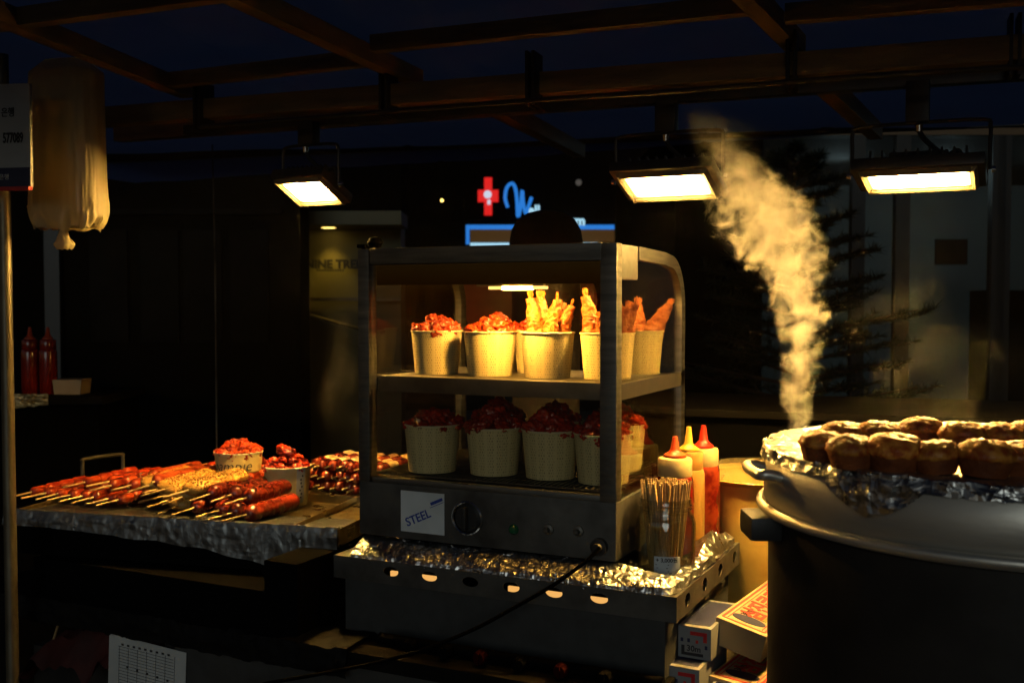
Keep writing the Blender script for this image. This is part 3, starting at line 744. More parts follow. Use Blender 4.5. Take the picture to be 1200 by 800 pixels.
# ================================================================== PAPER CUPS AND FOOD
CUPR, CUPH = .0555, .092
def mk_cup(o, m):
    MB().lathe([(0, .004), (.0455, .004), (.046, 0), (.047, 0), (CUPR, CUPH), (CUPR-.001, CUPH), (.0455, .006), (0, .006)], 56).build('cup_wall', m, o, angle=50)
    MB().tube([((CUPR+.0006)*cos(2*pi*i/56), (CUPR+.0006)*sin(2*pi*i/56), CUPH) for i in range(56)], .0016, 8, closed=True).build('rim', MT['paper_rim'], o)
PIECES = {}
for key, m in (('chicken', 'chicken'), ('chicken_hot', 'chicken_hot')):
    PIECES[key] = [blob_mesh('chicken_piece', MT[m], 1., 11+i*3+len(key), .42, 1.9, ((1.25, .9, .8), (1, 1.1, .8), (1.45, .75, .75), (.95, .95, .9), (1.2, 1., .7))[i], 4, .13) for i in range(5)]
def mk_shrimp_meshes():
    mb = MB(); nu, nv, L = 60, 24, .105
    def fn(u, v):
        a = 2*pi*v; r = (.0200*min(1, .55+u*2.)*(1-.66*max(0, (u-.25)/.75)**1.1)) if u < .985 else .001
        if u < .01: r = .001
        q = Vector((cos(a), sin(a), u*6))
        r *= 1+.26*fbm(q*1.5, 3)+.26*abs(noise.noise(q*4.2))+.12*noise.noise(q*9)
        return Vector((r*cos(a)+.010*u*u, r*sin(a), u*L))
    mb.grid(90, 40, fn); body = mb.mesh('batter', MT['shrimp'], True, None)
    t = MB()
    for s in (-1, -.3, .35, 1):
        pr = [(0, -.003), (.006, -.004), (.013, -.0045), (.019, -.001), (.015, .0025), (.007, .003), (0, .003)]
        M = Matrix.Translation((.009, 0, .099)) @ Matrix.Rotation(s*.42, 4, 'X') @ Matrix.Rotation(-pi/2, 4, 'Y') @ Matrix.Rotation(s*.25, 4, 'X') @ Matrix.Translation((0, 0, -.001))
        t.prism(pr, .0026, M)
    return body, t.mesh('tail_fin', MT['shrimp_tail'], True, 40)
SHB, SHT = mk_shrimp_meshes()
CUP = {}
rc = random.Random(21)
def add_cup(name_m, loc, label, scale=1., group=None, rotz=0.):
    if name_m in CUP: return copy_tree(CUP[name_m], loc, (0, 0, rotz), label, group, scale=scale)
    o = thing('paper_cup', label, 'paper cup', loc, (0, 0, rotz), group, scale); mk_cup(o, MT[name_m]); CUP[name_m] = o; return o
def fill_chicken(loc, s, key, label, group, n=(11, 8, 4), rise=1., big=1.):
    top = loc+Vector((0, 0, CUPH*s)); R = CUPR*s
    lay_ = [(R*.78, n[0], 0.), (R*.47, n[1], .010*rise), (R*.20, n[2], .023*rise)]
    first = True
    for li, (rad, k, z) in enumerate(lay_):
        for i in range(k):
            a = 2*pi*(i+.5*li)/k+rc.uniform(-.3, .3); sz = rc.uniform(.0098, .0145)*s*big
            p = top+Vector((rad*cos(a), rad*sin(a), z+rc.uniform(-.004, .006)))
            o = link('chicken_piece', PIECES[key][rc.randrange(5)], None, p, (rc.uniform(-.7, .7), rc.uniform(-.7, .7), rc.uniform(0, 6.3)), sz)
            tag(o, label, 'fried chicken', group)
    # a bed that closes the cup below the pieces
    bed = MB().lathe([(0, .004), (R*.5, .003), (R*.93, -.004), (R*.90, -.02), (0, -.02)], 30); 
    for v in bed.bm.verts: v.co.z += .004*noise.noise(v.co*90+top*7) if v.co.z > -.01 else 0
    o = bed.build('chicken_bed', MT[key], None, loc=top); tag(o, label.replace('piece of', 'underlying layer of'), 'fried chicken', group)
ZS = .334+B; ZR = .1295+B
g = 'printed paper cups in the heated case'
upper = [(-.468, .146), (-.334, .138), (-.200, .136), (-.074, .150)]
order = ['leftmost', 'second from left', 'third from left', 'rightmost']
ul = ['leftmost in the upper shelf\'s front row, of orange chicken', 'second from left in the upper shelf\'s front row, of chicken', 'third from left in the upper shelf\'s front row, of shrimp', 'of shrimp on the upper shelf, against the right front post']
for i, (x, y) in enumerate(upper):
    loc = Vector((x, y, ZS)); add_cup('cup', loc, 'paper cup '+ul[i], 1., g, i*1.1+.3)
    if i < 2: fill_chicken(loc, 1., 'chicken_hot', f'orange-lit glazed chicken piece in the {order[i]} cup of the upper front row', f'chicken pieces in the {order[i]} upper front cup')
ubk = [(-.40, .30, 'chicken_hot'), (-.276, .262, 'chicken_hot'), (-.072, .335, 'shrimp')]
ub = ['at the back left of the upper shelf, half hidden by two chicken cups', 'at the back of the upper shelf, in the gap beside the shrimp', 'of shrimp at the back right of the upper shelf']
for i, (x, y, k) in enumerate(ubk):
    loc = Vector((x, y, ZS)); add_cup('cup', loc, 'paper cup '+ub[i], 1., g, i*1.7)
    if k != 'shrimp': fill_chicken(loc, 1., k, ('glazed chicken piece in the back left cup of the upper shelf' if i == 0 else 'glazed chicken piece in the back cup beside the upper shrimp cup'), 'chicken in upper back cup '+('left' if i == 0 else 'middle'), (7, 4, 1))
# shrimp
SH = []
def add_shrimp(cup, ang, rad, lean, label, group, sc=1., up=.0):
    loc = Vector(cup)+Vector((rad*cos(ang), rad*sin(ang), .045+up))
    rot = (Matrix.Rotation(ang, 3, 'Z') @ Matrix.Rotation(lean, 3, 'Y')).to_euler()
    if not SH:
        o = thing('fried_shrimp', label, 'fried shrimp', loc, rot, group, sc); link('batter', SHB, o); link('tail_fin', SHT, o); SH.append(o)
    else: copy_tree(SH[0], loc, rot, label, group, scale=sc)
c3 = Vector((*upper[2], ZS)); c4 = Vector((*upper[3], ZS)); c5 = Vector((-.072, .335, ZS))
for a, r, l, s, u in ((3.0, .020, .10, 1.12, .004), (2.3, .020, .16, 1.15, .004), (.5, .004, .05, 1.1, .002), (.1, .018, .26, .95, .010), (1.3, .02, .2, 1., -.004), (5.6, .018, .12, .72, .006)):
    add_shrimp(c3, a, r, l, 'battered shrimp standing tail up in the third cup of the upper front row', 'shrimp in the third upper front cup', s, u)
for a, r, l, s, u in ((3.0, .024, .14, 1.15, .006), (.2, .02, .25, 1.05, .004), (1.6, .018, .2, 1.1, 0), (4.6, .02, .1, .75, .004), (-.2, .016, .22, .95, .006)):
    add_shrimp(c4, a, r, l, 'battered shrimp in the cup beside the right front post', 'shrimp in the cup by the right front post', s, u)
for a, r, l, s, u in ((1.1, .022, .60, 1.15, .012), (1.9, .012, .30, 1.05, .006), (3., .02, .16, 1.05, 0), (4.5, .02, .25, .9, 0), (2.2, .02, .25, 1., 0)):
    add_shrimp(c5, a, r, l, 'battered shrimp in the back right cup behind the side glass', 'shrimp in the back right upper cup', s, u)
# lower shelf
lower = [(-.452, .098), (-.315, .120), (-.190, .128), (-.070, .118)]
lo = ['leftmost in the front row of the lower shelf', 'second from left in the front row of the lower shelf, tallest heap', 'third from left in the front row of the lower shelf', 'in the front row of the lower shelf beside the right front post']
for i, (x, y) in enumerate(lower):
    loc = Vector((x, y, ZR)); s = (1.08, 1.06, 1.06, 1.06)[i]
    add_cup('cup', loc, 'paper cup '+lo[i], s, g, i*1.9+.5)
    fill_chicken(loc, s, 'chicken', f'dark red glazed chicken piece in the {order[i]} cup of the lower front row', f'chicken pieces in the {order[i]} lower front cup', (9, 6, 4 if i == 1 else 3), (.8, 1.35, 1., 1.2)[i], 1.22)
lbk = [(-.385, .290), (-.245, .295), (-.100, .29)]
lb = ['at the back left of the lower shelf', 'at the back middle of the lower shelf', 'at the back right of the lower shelf']
for i, (x, y) in enumerate(lbk):
    loc = Vector((x, y, ZR)); add_cup('cup', loc, 'shadowed paper cup of chicken '+lb[i], 1.05, g, i*2.3)
    fill_chicken(loc, 1.05, 'chicken', 'dark red glazed chicken piece in the cup '+lb[i], 'chicken in lower back cup '+lb[i][7:], (7, 4, 2), 1.1, 1.3)
# two bowls on the left tray
bA = at_z(280, 574, .0); bB = at_z(337, 590, -.012)
oa = add_cup('cup_plain', bA, 'cream paper cup with handwriting on the foil tray, heaped with red chicken', 1.10)
ob = add_cup('cup_plain', bB, 'cream paper cup with a side label strip, right of the handwritten cup', 1.04)
nm = text_mesh('handwriting', 'Sample', .036, MT['ink'], .0002, 'CENTER', .25, -.0003); bend_text(nm, .0532)
o = link('handwriting', nm, oa, (0, 0, .063), (0, 0, YAW-.12))
fill_chicken(bA, 1.10, 'chicken_hot', 'red chicken piece in the handwritten cup on the tray', 'chicken in the handwritten cup', (11, 8, 5), 1., .95)
fill_chicken(bB, 1.04, 'chicken', 'sticky red chicken piece in the cup with the side label strip', 'chicken in the side label cup', (10, 7, 5), 1.4, 1.0)
lbm = MB(); a0, a1 = YAW-pi/2+.62, YAW-pi/2+1.05
lbm.lathe([(.0481, .008), (.0560, .090), (.0564, .090), (.0486, .008)], 8, None, a0, a1)
lm = lbm.build('label_strip', MT['white_paper'], ob)
sq = MB()
for i in range(7):
    a = (a0+a1)/2+.05*sin(i*2.4); r = .0490+.0085*(.2+i*.1)+.0010; sq.box((r*cos(a), r*sin(a), .022+i*.0085), (.0012, .0035, .004), (0, .08, a))
sq.build('label_marks', MT['ink'], lm)

# ================================================================== BOTTLES AND STICK JAR
ZTR = B+ZT+.001
def bottle(loc, h, r, m, mcap, mnoz, label, nr=.0085, nh=.040):
    o = thing('squeeze_bottle', label, 'sauce bottle', loc)
    MB().lathe([(0, 0), (r*.93, 0), (r, .006), (r, h*.60), (r*.985, h*.75), (r*.93, h*.79), (r*.9, h*.80), (0, h*.80)], 40).build('body', MT[m], o, angle=40)
    cp = MB(); k = 44; prof = [(r*.86, h*.80), (r*.90, h*.815), (r*.90, h*.955), (r*.84, h*.975), (0, h*.985)]
    cp.lathe(prof, k); cp.build('cap', MT[mcap], o, angle=40)
    nz = MB().lathe([(r*.62, h*.985), (r*.60, h+.001), (nr*1.5, h+.006), (nr, h+.012), (nr*.52, h+nh), (0, h+nh)], 24).build('nozzle', MT[mnoz], o, angle=40)
    return o
b1 = Vector((.046, .225, ZTR)); b2 = Vector((.052, .305, ZTR)); b3 = Vector((.062, .385, ZTR))
bottle(b1, .212, .039, 'ketchup', 'cream', 'noz_orange', 'bottle of red sauce with cream cap and orange nozzle behind the stick jar', .0095, .038)
bottle(b2, .216, .034, 'mustard', 'mustard', 'noz_yellow', 'tall pale yellow sauce bottle with yellow nozzle between the two red ones', .009, .046)
bottle(b3, .213, .036, 'chili', 'cream', 'noz_red', 'sauce bottle with smeared red sides and red nozzle, furthest from the jar', .010, .044)
jl = Vector((.0625, .110, ZTR)); jar = thing('glass_jar', 'glass jar full of wooden skewers with a small price sticker', 'jar', jl)
JR = .0575
prof = [(0, 0), (JR*.92, 0), (JR, .008), (JR, .098), (JR*.93, .112), (JR*.86, .118), (JR*.86, .124), (JR*.90, .126), (JR*.86, .129), (JR*.90, .133), (JR*.86, .137), (JR*.86, .146),
        (JR*.82, .146), (JR*.82, .118), (JR*.9, .108), (JR*.95, .096), (JR*.95, .01), (JR*.88, .005), (0, .005)]
MB().lathe(prof, 56).build('jar_wall', MT['jar'], jar, angle=40)
sm = MB().tube([(0, 0, 0), (0, 0, .172)], .0017, 6).mesh('wooden_stick', MT['stick'])
rs = random.Random(5); g = 'wooden skewers in the glass jar'
for i in range(105):
    a = rs.uniform(0, 2*pi); r = JR*.62*sqrt(rs.random()); a2 = a+rs.uniform(-.5, .5); r2 = min(JR*.82, JR*.82*sqrt((r/(JR*.62))**2*.8+.2*rs.random())+.004)
    p0 = Vector((r*.85*cos(a), r*.85*sin(a), .007)); r2 = min(r2*1.0, JR*.84); p1 = Vector((r2*cos(a2), r2*sin(a2), .174+rs.uniform(-.006, .004)))
    d = (p1-p0).normalized(); 
    o = link('wooden_stick', sm, None, jl+p0, d.to_track_quat('Z', 'Y').to_euler()); tag(o, 'thin wooden skewer standing in the glass jar', 'skewer', g)
ps = MB(); a0 = YAW-pi/2-.10; ps.lathe([(JR+.0006, .004), (JR+.0006, .043), (JR+.0012, .043), (JR+.0012, .004)], 10, None, a0-.42, a0+.44)
pst = ps.build('price_sticker', MT['sticker'], jar)
tm = text_mesh('sticker_price', '+ 3,000원', .0105, MT['ink'], .0001, bold=.0003); bend_text(tm, JR+.0016); link('sticker_price', tm, pst, (0, 0, .036), (0, 0, a0+pi/2))
tl = MB()
for i in range(4): tl.box((0, i*-.0062, 0), (.026-.004*(i % 2), .0012, .0002))
tm = tl.mesh('sticker_lines', MT['ink'], False); bend_text(tm, JR+.0016); link('sticker_lines', tm, pst, (0, 0, .0275), (0, 0, a0+pi/2-.15))

# ================================================================== BIG STEAM POT AND MUFFINS
PC = at_d(1179, 597, 1.45); PR = .325
pot = thing('steam_pot', 'huge round steam pot with sooty body and dented aluminium upper ring', 'pot', (PC.x, PC.y, 0))
zr = PC.z; ZP = zr+.078
MB().lathe([(0, .10), (PR-.012, .10), (PR-.006, .14), (PR-.006, zr-.012)], 120).build('body', MT['soot'], pot)
band = MB().lathe([(PR-.004, zr-.010), (PR-.003, zr+.004), (PR+.001, zr+.010), (PR+.001, zr+.066), (PR-.001, zr+.068), (PR-.012, ZP-.004), (PR-.03, ZP-.004)], 160)
for v in band.bm.verts:
    a = atan2(v.co.y, v.co.x); k = 1+.006*noise.noise(Vector((cos(a)*3, sin(a)*3, v.co.z*9)))*(1 if zr+.006 < v.co.z < zr+.07 else 0)
    v.co.x *= k; v.co.y *= k
band.build('upper_ring', MT['steel_pot'], pot, angle=50)
MB().tube([((PR+.004)*cos(2*pi*i/140), (PR+.004)*sin(2*pi*i/140), zr) for i in range(140)], .0075, 12, closed=True).build('rolled_rim', MT['steel_pot'], pot)
MB().lathe([(PR-.004, ZP), (PR-.010, ZP+.003), (PR-.05, ZP+.003), (0, ZP+.004)], 140).build('lid', MT['steel_pot'], pot)
MB().box((0, 0, .05), (.5, .5, .10), bev=.006).build('burner_base', MT['black_metal'], pot)
# handles on the left side, facing the glass case
ha = atan2(*( (at_d(900, 600, 1.45)-PC).y, (at_d(900, 600, 1.45)-PC).x ))
HM = Matrix.Rotation(ha, 4, 'Z')
hb = MB().box((PR+.014, .0, zr-.020), (.044, .075, .034), bev=.009)
for v in hb.bm.verts: v.co = HM @ v.co
hb.build('black_handle', MT['black'], pot)
hp = [(PR-.002, -.045, zr+.052), (PR+.014, -.045, zr+.056), (PR+.024, -.04, zr+.055), (PR+.026, 0, zr+.054), (PR+.024, .04, zr+.055), (PR+.014, .045, zr+.056), (PR-.002, .045, zr+.052)]
MB().tube([HM @ Vector(p) for p in smooth_path(hp, 4)], .0075, 12).build('lid_handle', MT['steel_pot'], pot)
# foil over the lid: flat top with a drooping edge
fmb = MB()
def lidfoil(u, v):
    a = ha+pi*.02+(u-.5)*2*pi; am = (a-ha)
    d = (u-.5)*2*pi                          # angle from the handle side
    front = max(0, sin(d-.15)) if d > 0 else 0
    droop = .005+.010*max(0, noise.noise(Vector((d*2.6, 1.3, 0)))+.15)*(1 if .35 < d < 2.9 else .15)+.040*max(0, 1-abs(d-.60)/.20)**.6
    rr = [(.16, .004), (PR-.05, .0045), (PR-.012, .007), (PR+.001, .006), (PR+.0045, -.004), (PR+.006, -.004-droop)]
    t = v*(len(rr)-1); i = min(int(t), len(rr)-2); t -= i
    r = rr[i][0]*(1-t)+rr[i+1][0]*t; z = rr[i][1]*(1-t)+rr[i+1][1]*t
    q = Vector((r*cos(a), r*sin(a), z*1.5)); amp = .0016 if v < .55 else .0052
    c = crumple(q, 34.)*amp
    q2 = Vector((r*cos(a), r*sin(a), z)); n = Vector((cos(a), sin(a), 0))
    q2 += (n*c*.8 if v > .55 else Vector()); q2.z += abs(c)*.8
    return Vector((PC.x, PC.y, ZP))+q2
fmb.grid(520, 34, lidfoil)
o = fmb.build('lid_foil', MT['foil'], None, smooth=True, angle=22); tag(o, 'sheet of foil covering the lid of the big pot and drooping over its rim', 'foil')
# muffins
def mk_muffin(o, seed):
    mb = MB(); nu, nv = 48, 34
    def fn(u, v):
        a = 2*pi*u; t = v
        if t < .45:
            s = t/.45; r = .0315+.008*s; z = .027*s
            r *= 1+.012*sin(a*18)*(.4+.6*s)
        else:
            s = (t-.45)/.55; r = .0425*cos(s*pi/2)**.7 if s < 1 else 0; z = .027+.027*sin(s*pi/2)+.004*min(1, s*8)
            r *= 1+.05*fbm(Vector((cos(a)*1.5, sin(a)*1.5, seed)), 3)
        q = Vector((r*cos(a), r*sin(a), z))
        if t >= .43: q += Vector((cos(a)*.5, sin(a)*.5, .9))*(.0034*fbm(q*85+Vector((seed, 0, 0)), 4)+.0030*abs(noise.noise(q*230)))
        return q
    mb.grid(nu, nv, fn); bmesh.ops.remove_doubles(mb.bm, verts=mb.bm.verts, dist=1e-5)
    sd = MB(); sd.bm.free(); sd.bm = mb.bm.copy()
    bmesh.ops.delete(mb.bm, geom=[f for f in mb.bm.faces if f.calc_center_median().z < .0275], context='FACES')
    bmesh.ops.delete(sd.bm, geom=[f for f in sd.bm.faces if f.calc_center_median().z >= .0275], context='FACES')
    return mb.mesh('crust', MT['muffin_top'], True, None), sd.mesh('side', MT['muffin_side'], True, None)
MUF = [mk_muffin(None, s) for s in (1.3, 4.1, 7.7)]
mz = ZP+.0062
muf = [((962, 541), 1.0, 'leftmost muffin of the row on the foil covered pot lid'), ((997, 549), 1.04, 'second muffin from the left at the front edge of the pot lid'), ((1047, 552), 1.16, 'large dark muffin third from the left at the front edge of the pot lid'),
       ((1098, 555), 1.0, 'pale topped muffin at the front of the lid, just right of the large dark one'), ((1153, 559), 1.12, 'wide muffin at the front edge of the lid, second from the right'), ((1197, 556), 1.0, 'muffin cut by the right edge of the photo at the front of the lid'),
       ((986, 527), .98, 'pale topped muffin in the second row behind the two leftmost ones'), ((1030, 527), 1.0, 'golden muffin in the second row behind the large dark one'), ((1080, 523), 1.05, 'tall peaked reddish muffin in the back row'),
       ((1127, 530), 1.05, 'smooth golden muffin in the back row right of the peaked one'), ((1172, 530), 1.02, 'muffin in the back row near the right edge'), ((1206, 527), 1., 'muffin at the far right of the back row')]
for i, (q, s, lb_) in enumerate(muf):
    p = at_z(q[0], q[1]-2, mz-B)
    o = thing('muffin', lb_, 'muffin', (p.x, p.y, mz), (0, 0, i*1.37), 'muffins on the pot lid', s*.70)
    o.scale.z = s*.64; o.rotation_euler = (.07*sin(i*2.7), .07*cos(i*1.9), i*1.37)
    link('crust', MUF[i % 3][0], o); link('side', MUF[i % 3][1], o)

# ================================================================== YELLOW POT, CARTONS BETWEEN CASE AND STEAM POT
yc = at_d(896, 590, 2.42); YR = .150
yp = thing('nickel_pot', 'wide yellow metal pot under clear film between the bottles and the steam pot', 'pot', (yc.x, yc.y, 0))
zt = at_d(880, 556, 2.42).z
MB().lathe([(0, .45), (YR-.02, .45), (YR, .48), (YR, zt-.008), (YR+.010, zt), (YR+.012, zt+.003), (YR+.008, zt+.004), (YR-.006, zt-.004), (YR-.006, .52), (0, .50)], 90).build('wall', MT['yellow_pot'], yp, angle=50)
MB().lathe([(YR+.011, zt+.002), (YR+.004, zt+.010), (YR*.85, zt+.022), (YR*.5, zt+.03), (0, zt+.034)], 90).build('film_lid', glass_mat('cling_film', (.95, .9, .75), 1.6, .18, haze=.35, hazecol=(.8, .66, .32)), yp, angle=None)
MB().lathe([(0, 0), (YR*.9, 0), (YR*.9, .449), (0, .449)], 40).build('stool', MT['black_metal'], yp)
# paper sheet hanging under the stand rim on the right
side = thing('side_shelf', 'low black shelf holding cartons beside the burner stand', 'shelf', (0, 0, 0))
SHZ = B-.275
MB().box((.235, .24, SHZ-.012), (.29, .80, .024), bev=.002).build('shelf_board', MT['black_metal'], side)
for x in (.11, .36):
    for y in (-.12, .60): MB().box((x, y, (SHZ-.024)/2), (.03, .03, SHZ-.024)).build('leg', MT['black_metal'], side)

def carton(name, label, cat, loc, dims, rot, m, group=None):
    o = thing(name, label, cat, loc, rot, group)
    MB().box((0, 0, 0), dims, bev=.003).build('box', MT[m], o)
    return o
# long foil cartons with a printed top: local x = width, y = length
def foil_carton(label, c, rot):
    Wd, Ln, Hh = .100, .40, .052
    o = carton('foil_carton', label, 'carton', c, (Wd, Ln, Hh), rot, 'carton', 'long printed foil cartons')
    zt_ = Hh/2+.0006
    pr = MB()
    for x in (-.042, .042): pr.box((x, 0, zt_), (.0045, Ln-.03, .0006))
    pr.box((0, -Ln/2+.015, zt_), (.084, .0045, .0006))
    for x in (-.034, .034): pr.box((x, .0, zt_), (.0018, Ln-.045, .0006))
    pr.build('red_border', MT['ink_red'], o, smooth=False)
    ov = MB(); ov.prism([(.033*cos(2*pi*i/40), .017*sin(2*pi*i/40)) for i in range(40)], .0007, Matrix.Translation((0, -Ln/2+.045, zt_)))
    ov.build('oval_badge', MT['ink_navy'], o, smooth=False)
    ol = MB(); ol.box((.016, -Ln/2+.078, zt_), (.022, .022, .0007)); ol.build('green_badge', MT['ink_green'], o, smooth=False)
    tm = text_mesh('carton_lettering', '삼진쿠킹호일', .052, MT['ink_red'], .0004, bold=.0016)
    link('carton_lettering', tm, o, (-.002, .005, zt_+.0003), (0, 0, pi/2))
    tm = text_mesh('carton_number', '30m', .020, MT['ink'], .0004)
    link('carton_number', tm, o, (-.016, -Ln/2+.078, zt_+.0003), (0, 0, pi/2))
    return o
fa = at_z(866, 700, -.118)
foil_carton('printed foil carton with large red lettering, leaning in the light under the stand rim', (.232, .285, B-.142), (0, radians(13), radians(-6)))
foil_carton('shadowed printed foil carton with red border, lower of the two long cartons', (.236, .245, B-.236), (0, radians(5), radians(-7)))
def small_carton(label, c, rot, pat=True):
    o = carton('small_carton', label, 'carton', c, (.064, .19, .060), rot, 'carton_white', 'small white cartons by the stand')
    yf = -.0955
    r = MB(); r.box((.008, yf, .018), (.032, .0006, .007)).box((.0205, yf, .0095), (.007, .0006, .013)); r.build('red_bracket', MT['ink_red'], o, smooth=False)
    k = MB(); k.box((-.004, yf, -.0215), (.042, .0006, .0055)).box((-.022, yf, -.0125), (.006, .0006, .013)); k.build('black_bracket', MT['ink'], o, smooth=False)
    tm = text_mesh('carton_number', '30m', .0155, MT['ink'], .0003, bold=.0003); link('carton_number', tm, o, (-.001, yf-.0005, -.011), FRONT)
    mk = MB()
    for i, (x, z) in enumerate(((-.024, .004), (-.011, .004), (.0225, -.006))): mk.box((x, yf, z), (.005, .0006, .007))
    mk.build('dark_marks', MT['ink_navy'], o, smooth=False)
    rd = MB(); rd.box((.005, yf, .003), (.005, .0006, .006)); rd.build('red_mark', MT['ink_red'], o, smooth=False)
    tp = MB(); tp.box((0, .0, .0303), (.050, .16, .0005)); tp.build('top_print', MT['ink_navy'], o, smooth=False)
    return o
small_carton('small white carton marked 30m with a red corner bracket, upper one beside the stand', (.144, .135, B-.145), (0, 0, radians(-2)))
small_carton('small white carton directly below and in front of the upper 30m one', (.134, .085, B-.2065), (0, 0, radians(-1)))
small_carton('small white carton at the bottom right of the carton pile', (.206, .045, B-.244), (0, 0, radians(-3)))
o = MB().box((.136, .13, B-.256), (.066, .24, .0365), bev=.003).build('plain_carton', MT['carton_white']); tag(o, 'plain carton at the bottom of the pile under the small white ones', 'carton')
# black counter behind the case on the right
bk = thing('back_counter', 'low black counter with a thin bright edge behind the pots', 'counter', (0, 0, 0))
c = at_d(870, 520, 2.9)
Rz = Matrix.Rotation(radians(8), 3, 'Z')
MB().box((c.x+.35, c.y+.25, .56), (1.5, .5, 1.12-.0), Rz, bev=.004).build('cabinet', MT['flat_black'], bk)
MB().box((c.x+.35, c.y+.24, c.z+.09), (1.54, .54, .02), Rz, bev=.004).build('counter_top', MT['dark_panel'], bk)
# round boards and dome behind the case
for q, lb_ in (((588, 352), 'dark red round board seen through the back glass, left one'), ((652, 353), 'dark red round board seen through the back glass, right one')):
    p = at_d(*q, 2.95)
    b = MB().lathe([(0, -.016), (.105, -.016), (.114, -.010), (.114, .010), (.105, .016), (0, .016)], 64, M3.to_4x4())
    o = b.build('round_board', MT['board'], None, loc=p); tag(o, lb_, 'board', 'round boards behind the case')
    s = MB().box((0, 0, (p.z-.11)/2), (.03, .03, p.z-.11)); o2 = s.build('board_stand', MT['black_metal'], None, loc=(p.x, p.y, 0)); tag(o2, 'thin dark stand under the '+('left' if q[0] < 600 else 'right')+' round board', 'stand')
p = at_d(640, 284, 2.9)
o = MB().lathe([(.100, -.05), (.102, 0), (.096, .034), (.080, .062), (.052, .080), (.02, .088), (0, .089)], 48).build('domed_lid', MT['brown'], None, loc=p); tag(o, 'dark brown dome standing behind the top of the glass case', 'lid')
s = MB().lathe([(.09, 0), (.095, p.z-.05), (0, p.z-.05)], 40); o2 = s.build('stock_pot', MT['black_metal'], None, loc=(p.x, p.y, 0)); tag(o2, 'tall dark cylinder under the brown dome behind the glass case', 'pot')

# ================================================================== CANOPY
can = thing('canopy_frame', 'wooden canopy frame of crossing beams overhead', 'canopy frame', (0, 0, 0))
def beam(a, b_, w, h, m='wood', name='beam', parent=None, ext=(0, 0)):
    """box beam whose bottom edge runs from a to b_"""
    a, b_ = Vector(a), Vector(b_); d = (b_-a); L = d.length; d.normalize(); a = a-d*ext[0]; b_ = b_+d*ext[1]; L += sum(ext)
    s = d.cross(Vector((0, 0, 1))).normalized(); u = s.cross(d)
    M = Matrix((d, s, u)).transposed().to_4x4(); M.translation = (a+b_)/2+u*h/2
    mb = MB().box((0, 0, 0), (L, w, h), bev=.002)
    o = mb.build(name, MT[m], parent or can); o.matrix_world = M
    return o
Z1 = .93
b3a, b3b = at_z(215, 142, Z1), at_z(1200, 72, Z1)
beam(b3a, b3b, .04, .046, ext=(.25, .9))
rl = beam(b3a+Vector((0, .035, -.028)), b3b+Vector((0, .035, -.028)), .030, .022, 'black_metal', 'lamp_rail', ext=(.02, .9))
beam(at_z(200, 103, 1.0), at_z(436, 77, 1.0), .028, .034, ext=(.05, 0))
beam(at_z(437, 62, 1.0), at_z(882, 17, 1.0), .028, .034)
beam(at_z(920, 28, 1.0), at_z(1200, 5, 1.0), .028, .034, ext=(0, .9))
beam(at_z(35, 31, 1.0), at_z(270, 0, 1.0), .028, .034, ext=(.4, 1.6))
def cross(p, q, ext): 
    beam(at_z(*p, .996), at_z(*q, .996), .034, .038, ext=ext)
cross((275, 5), (462, 90), (1., .12)); cross((870, 0), (922, 52), (1., .10)); cross((10, 33), (190, 104), (.8, .12))
# rear part of the frame
beam(at_z(330, 153, .99), at_z(690, 128, .99), .04, .045, ext=(.6, .0)); beam(at_z(690, 128, .99), at_z(1200, 93, .99), .04, .045, ext=(0, 1.2))
beam(at_z(575, 132, .985), at_z(640, 165, .985), .04, .045, ext=(.1, .4)); beam(at_z(960, 104, .985), at_z(1000, 140, .985), .04, .045, ext=(.1, .4))
va, vb = at_d(250, 186, 4.1), at_d(1010, 166, 3.6)
beam(Vector((va.x, va.y, va.z)), Vector((vb.x, vb.y, va.z+.02)), .03, .30, 'soot', 'rear_fascia', ext=(.6, 1.6))
# black straps wrapped round the front beam
for q in ((452, 124), (622, 110), (664+260, 90), (1183, 74), (236, 140)):
    p = at_z(q[0], q[1], Z1); t = (b3b-b3a).normalized(); s = t.cross(Vector((0, 0, 1)))
    mb = MB(); M = Matrix((t, s, Vector((0, 0, 1)))).transposed().to_4x4(); M.translation = p+Vector((0, .0, .004))
    for dx in (0, .014): mb.box(M @ Vector((dx, .0, .024)), (.006, .058, .112), M.to_3x3())
    mb.build('cable_strap', MT['rubber'], can)
cab = smooth_path([at_z(240, 150, .885), at_z(470, 131, .89), at_z(640, 118, .885), at_z(800, 108, .89), at_z(1000, 92, .88), at_z(1210, 80, .885)])
MB().tube([p+Vector((0, -.012, 0)) for p in cab], .005, 8).build('lamp_cable', MT['rubber'], can)
# tarpaulin roof
mb = MB(); 
def tfn(u, v):
    x = -3.2+u*6.; y = -2.2+v*4.2
    z = B+1.075+.018*noise.noise(Vector((x*.9, y*.9, 0)))+.006*noise.noise(Vector((x*4, y*2.5, 4)))
    for f0 in (-.42, .12, .55, -1.0):
        z += .007*math.exp(-((x+.25*y-f0)/.012)**2)
    return Vector((x, y, z))
mb.grid(400, 90, tfn)
o = mb.build('tarpaulin', MT['tarp'], None, angle=None); tag(o, 'dark blue tarpaulin stretched over the canopy beams', 'tarpaulin')
# posts
pl = at_d(8, 400, 2.32)
o = MB().tube([(pl.x, pl.y, 0), (pl.x, pl.y, B+1.03)], .0135, 20).build('steel_pole', MT['pole']); tag(o, 'thin upright steel pole at the left end of the stall', 'pole')
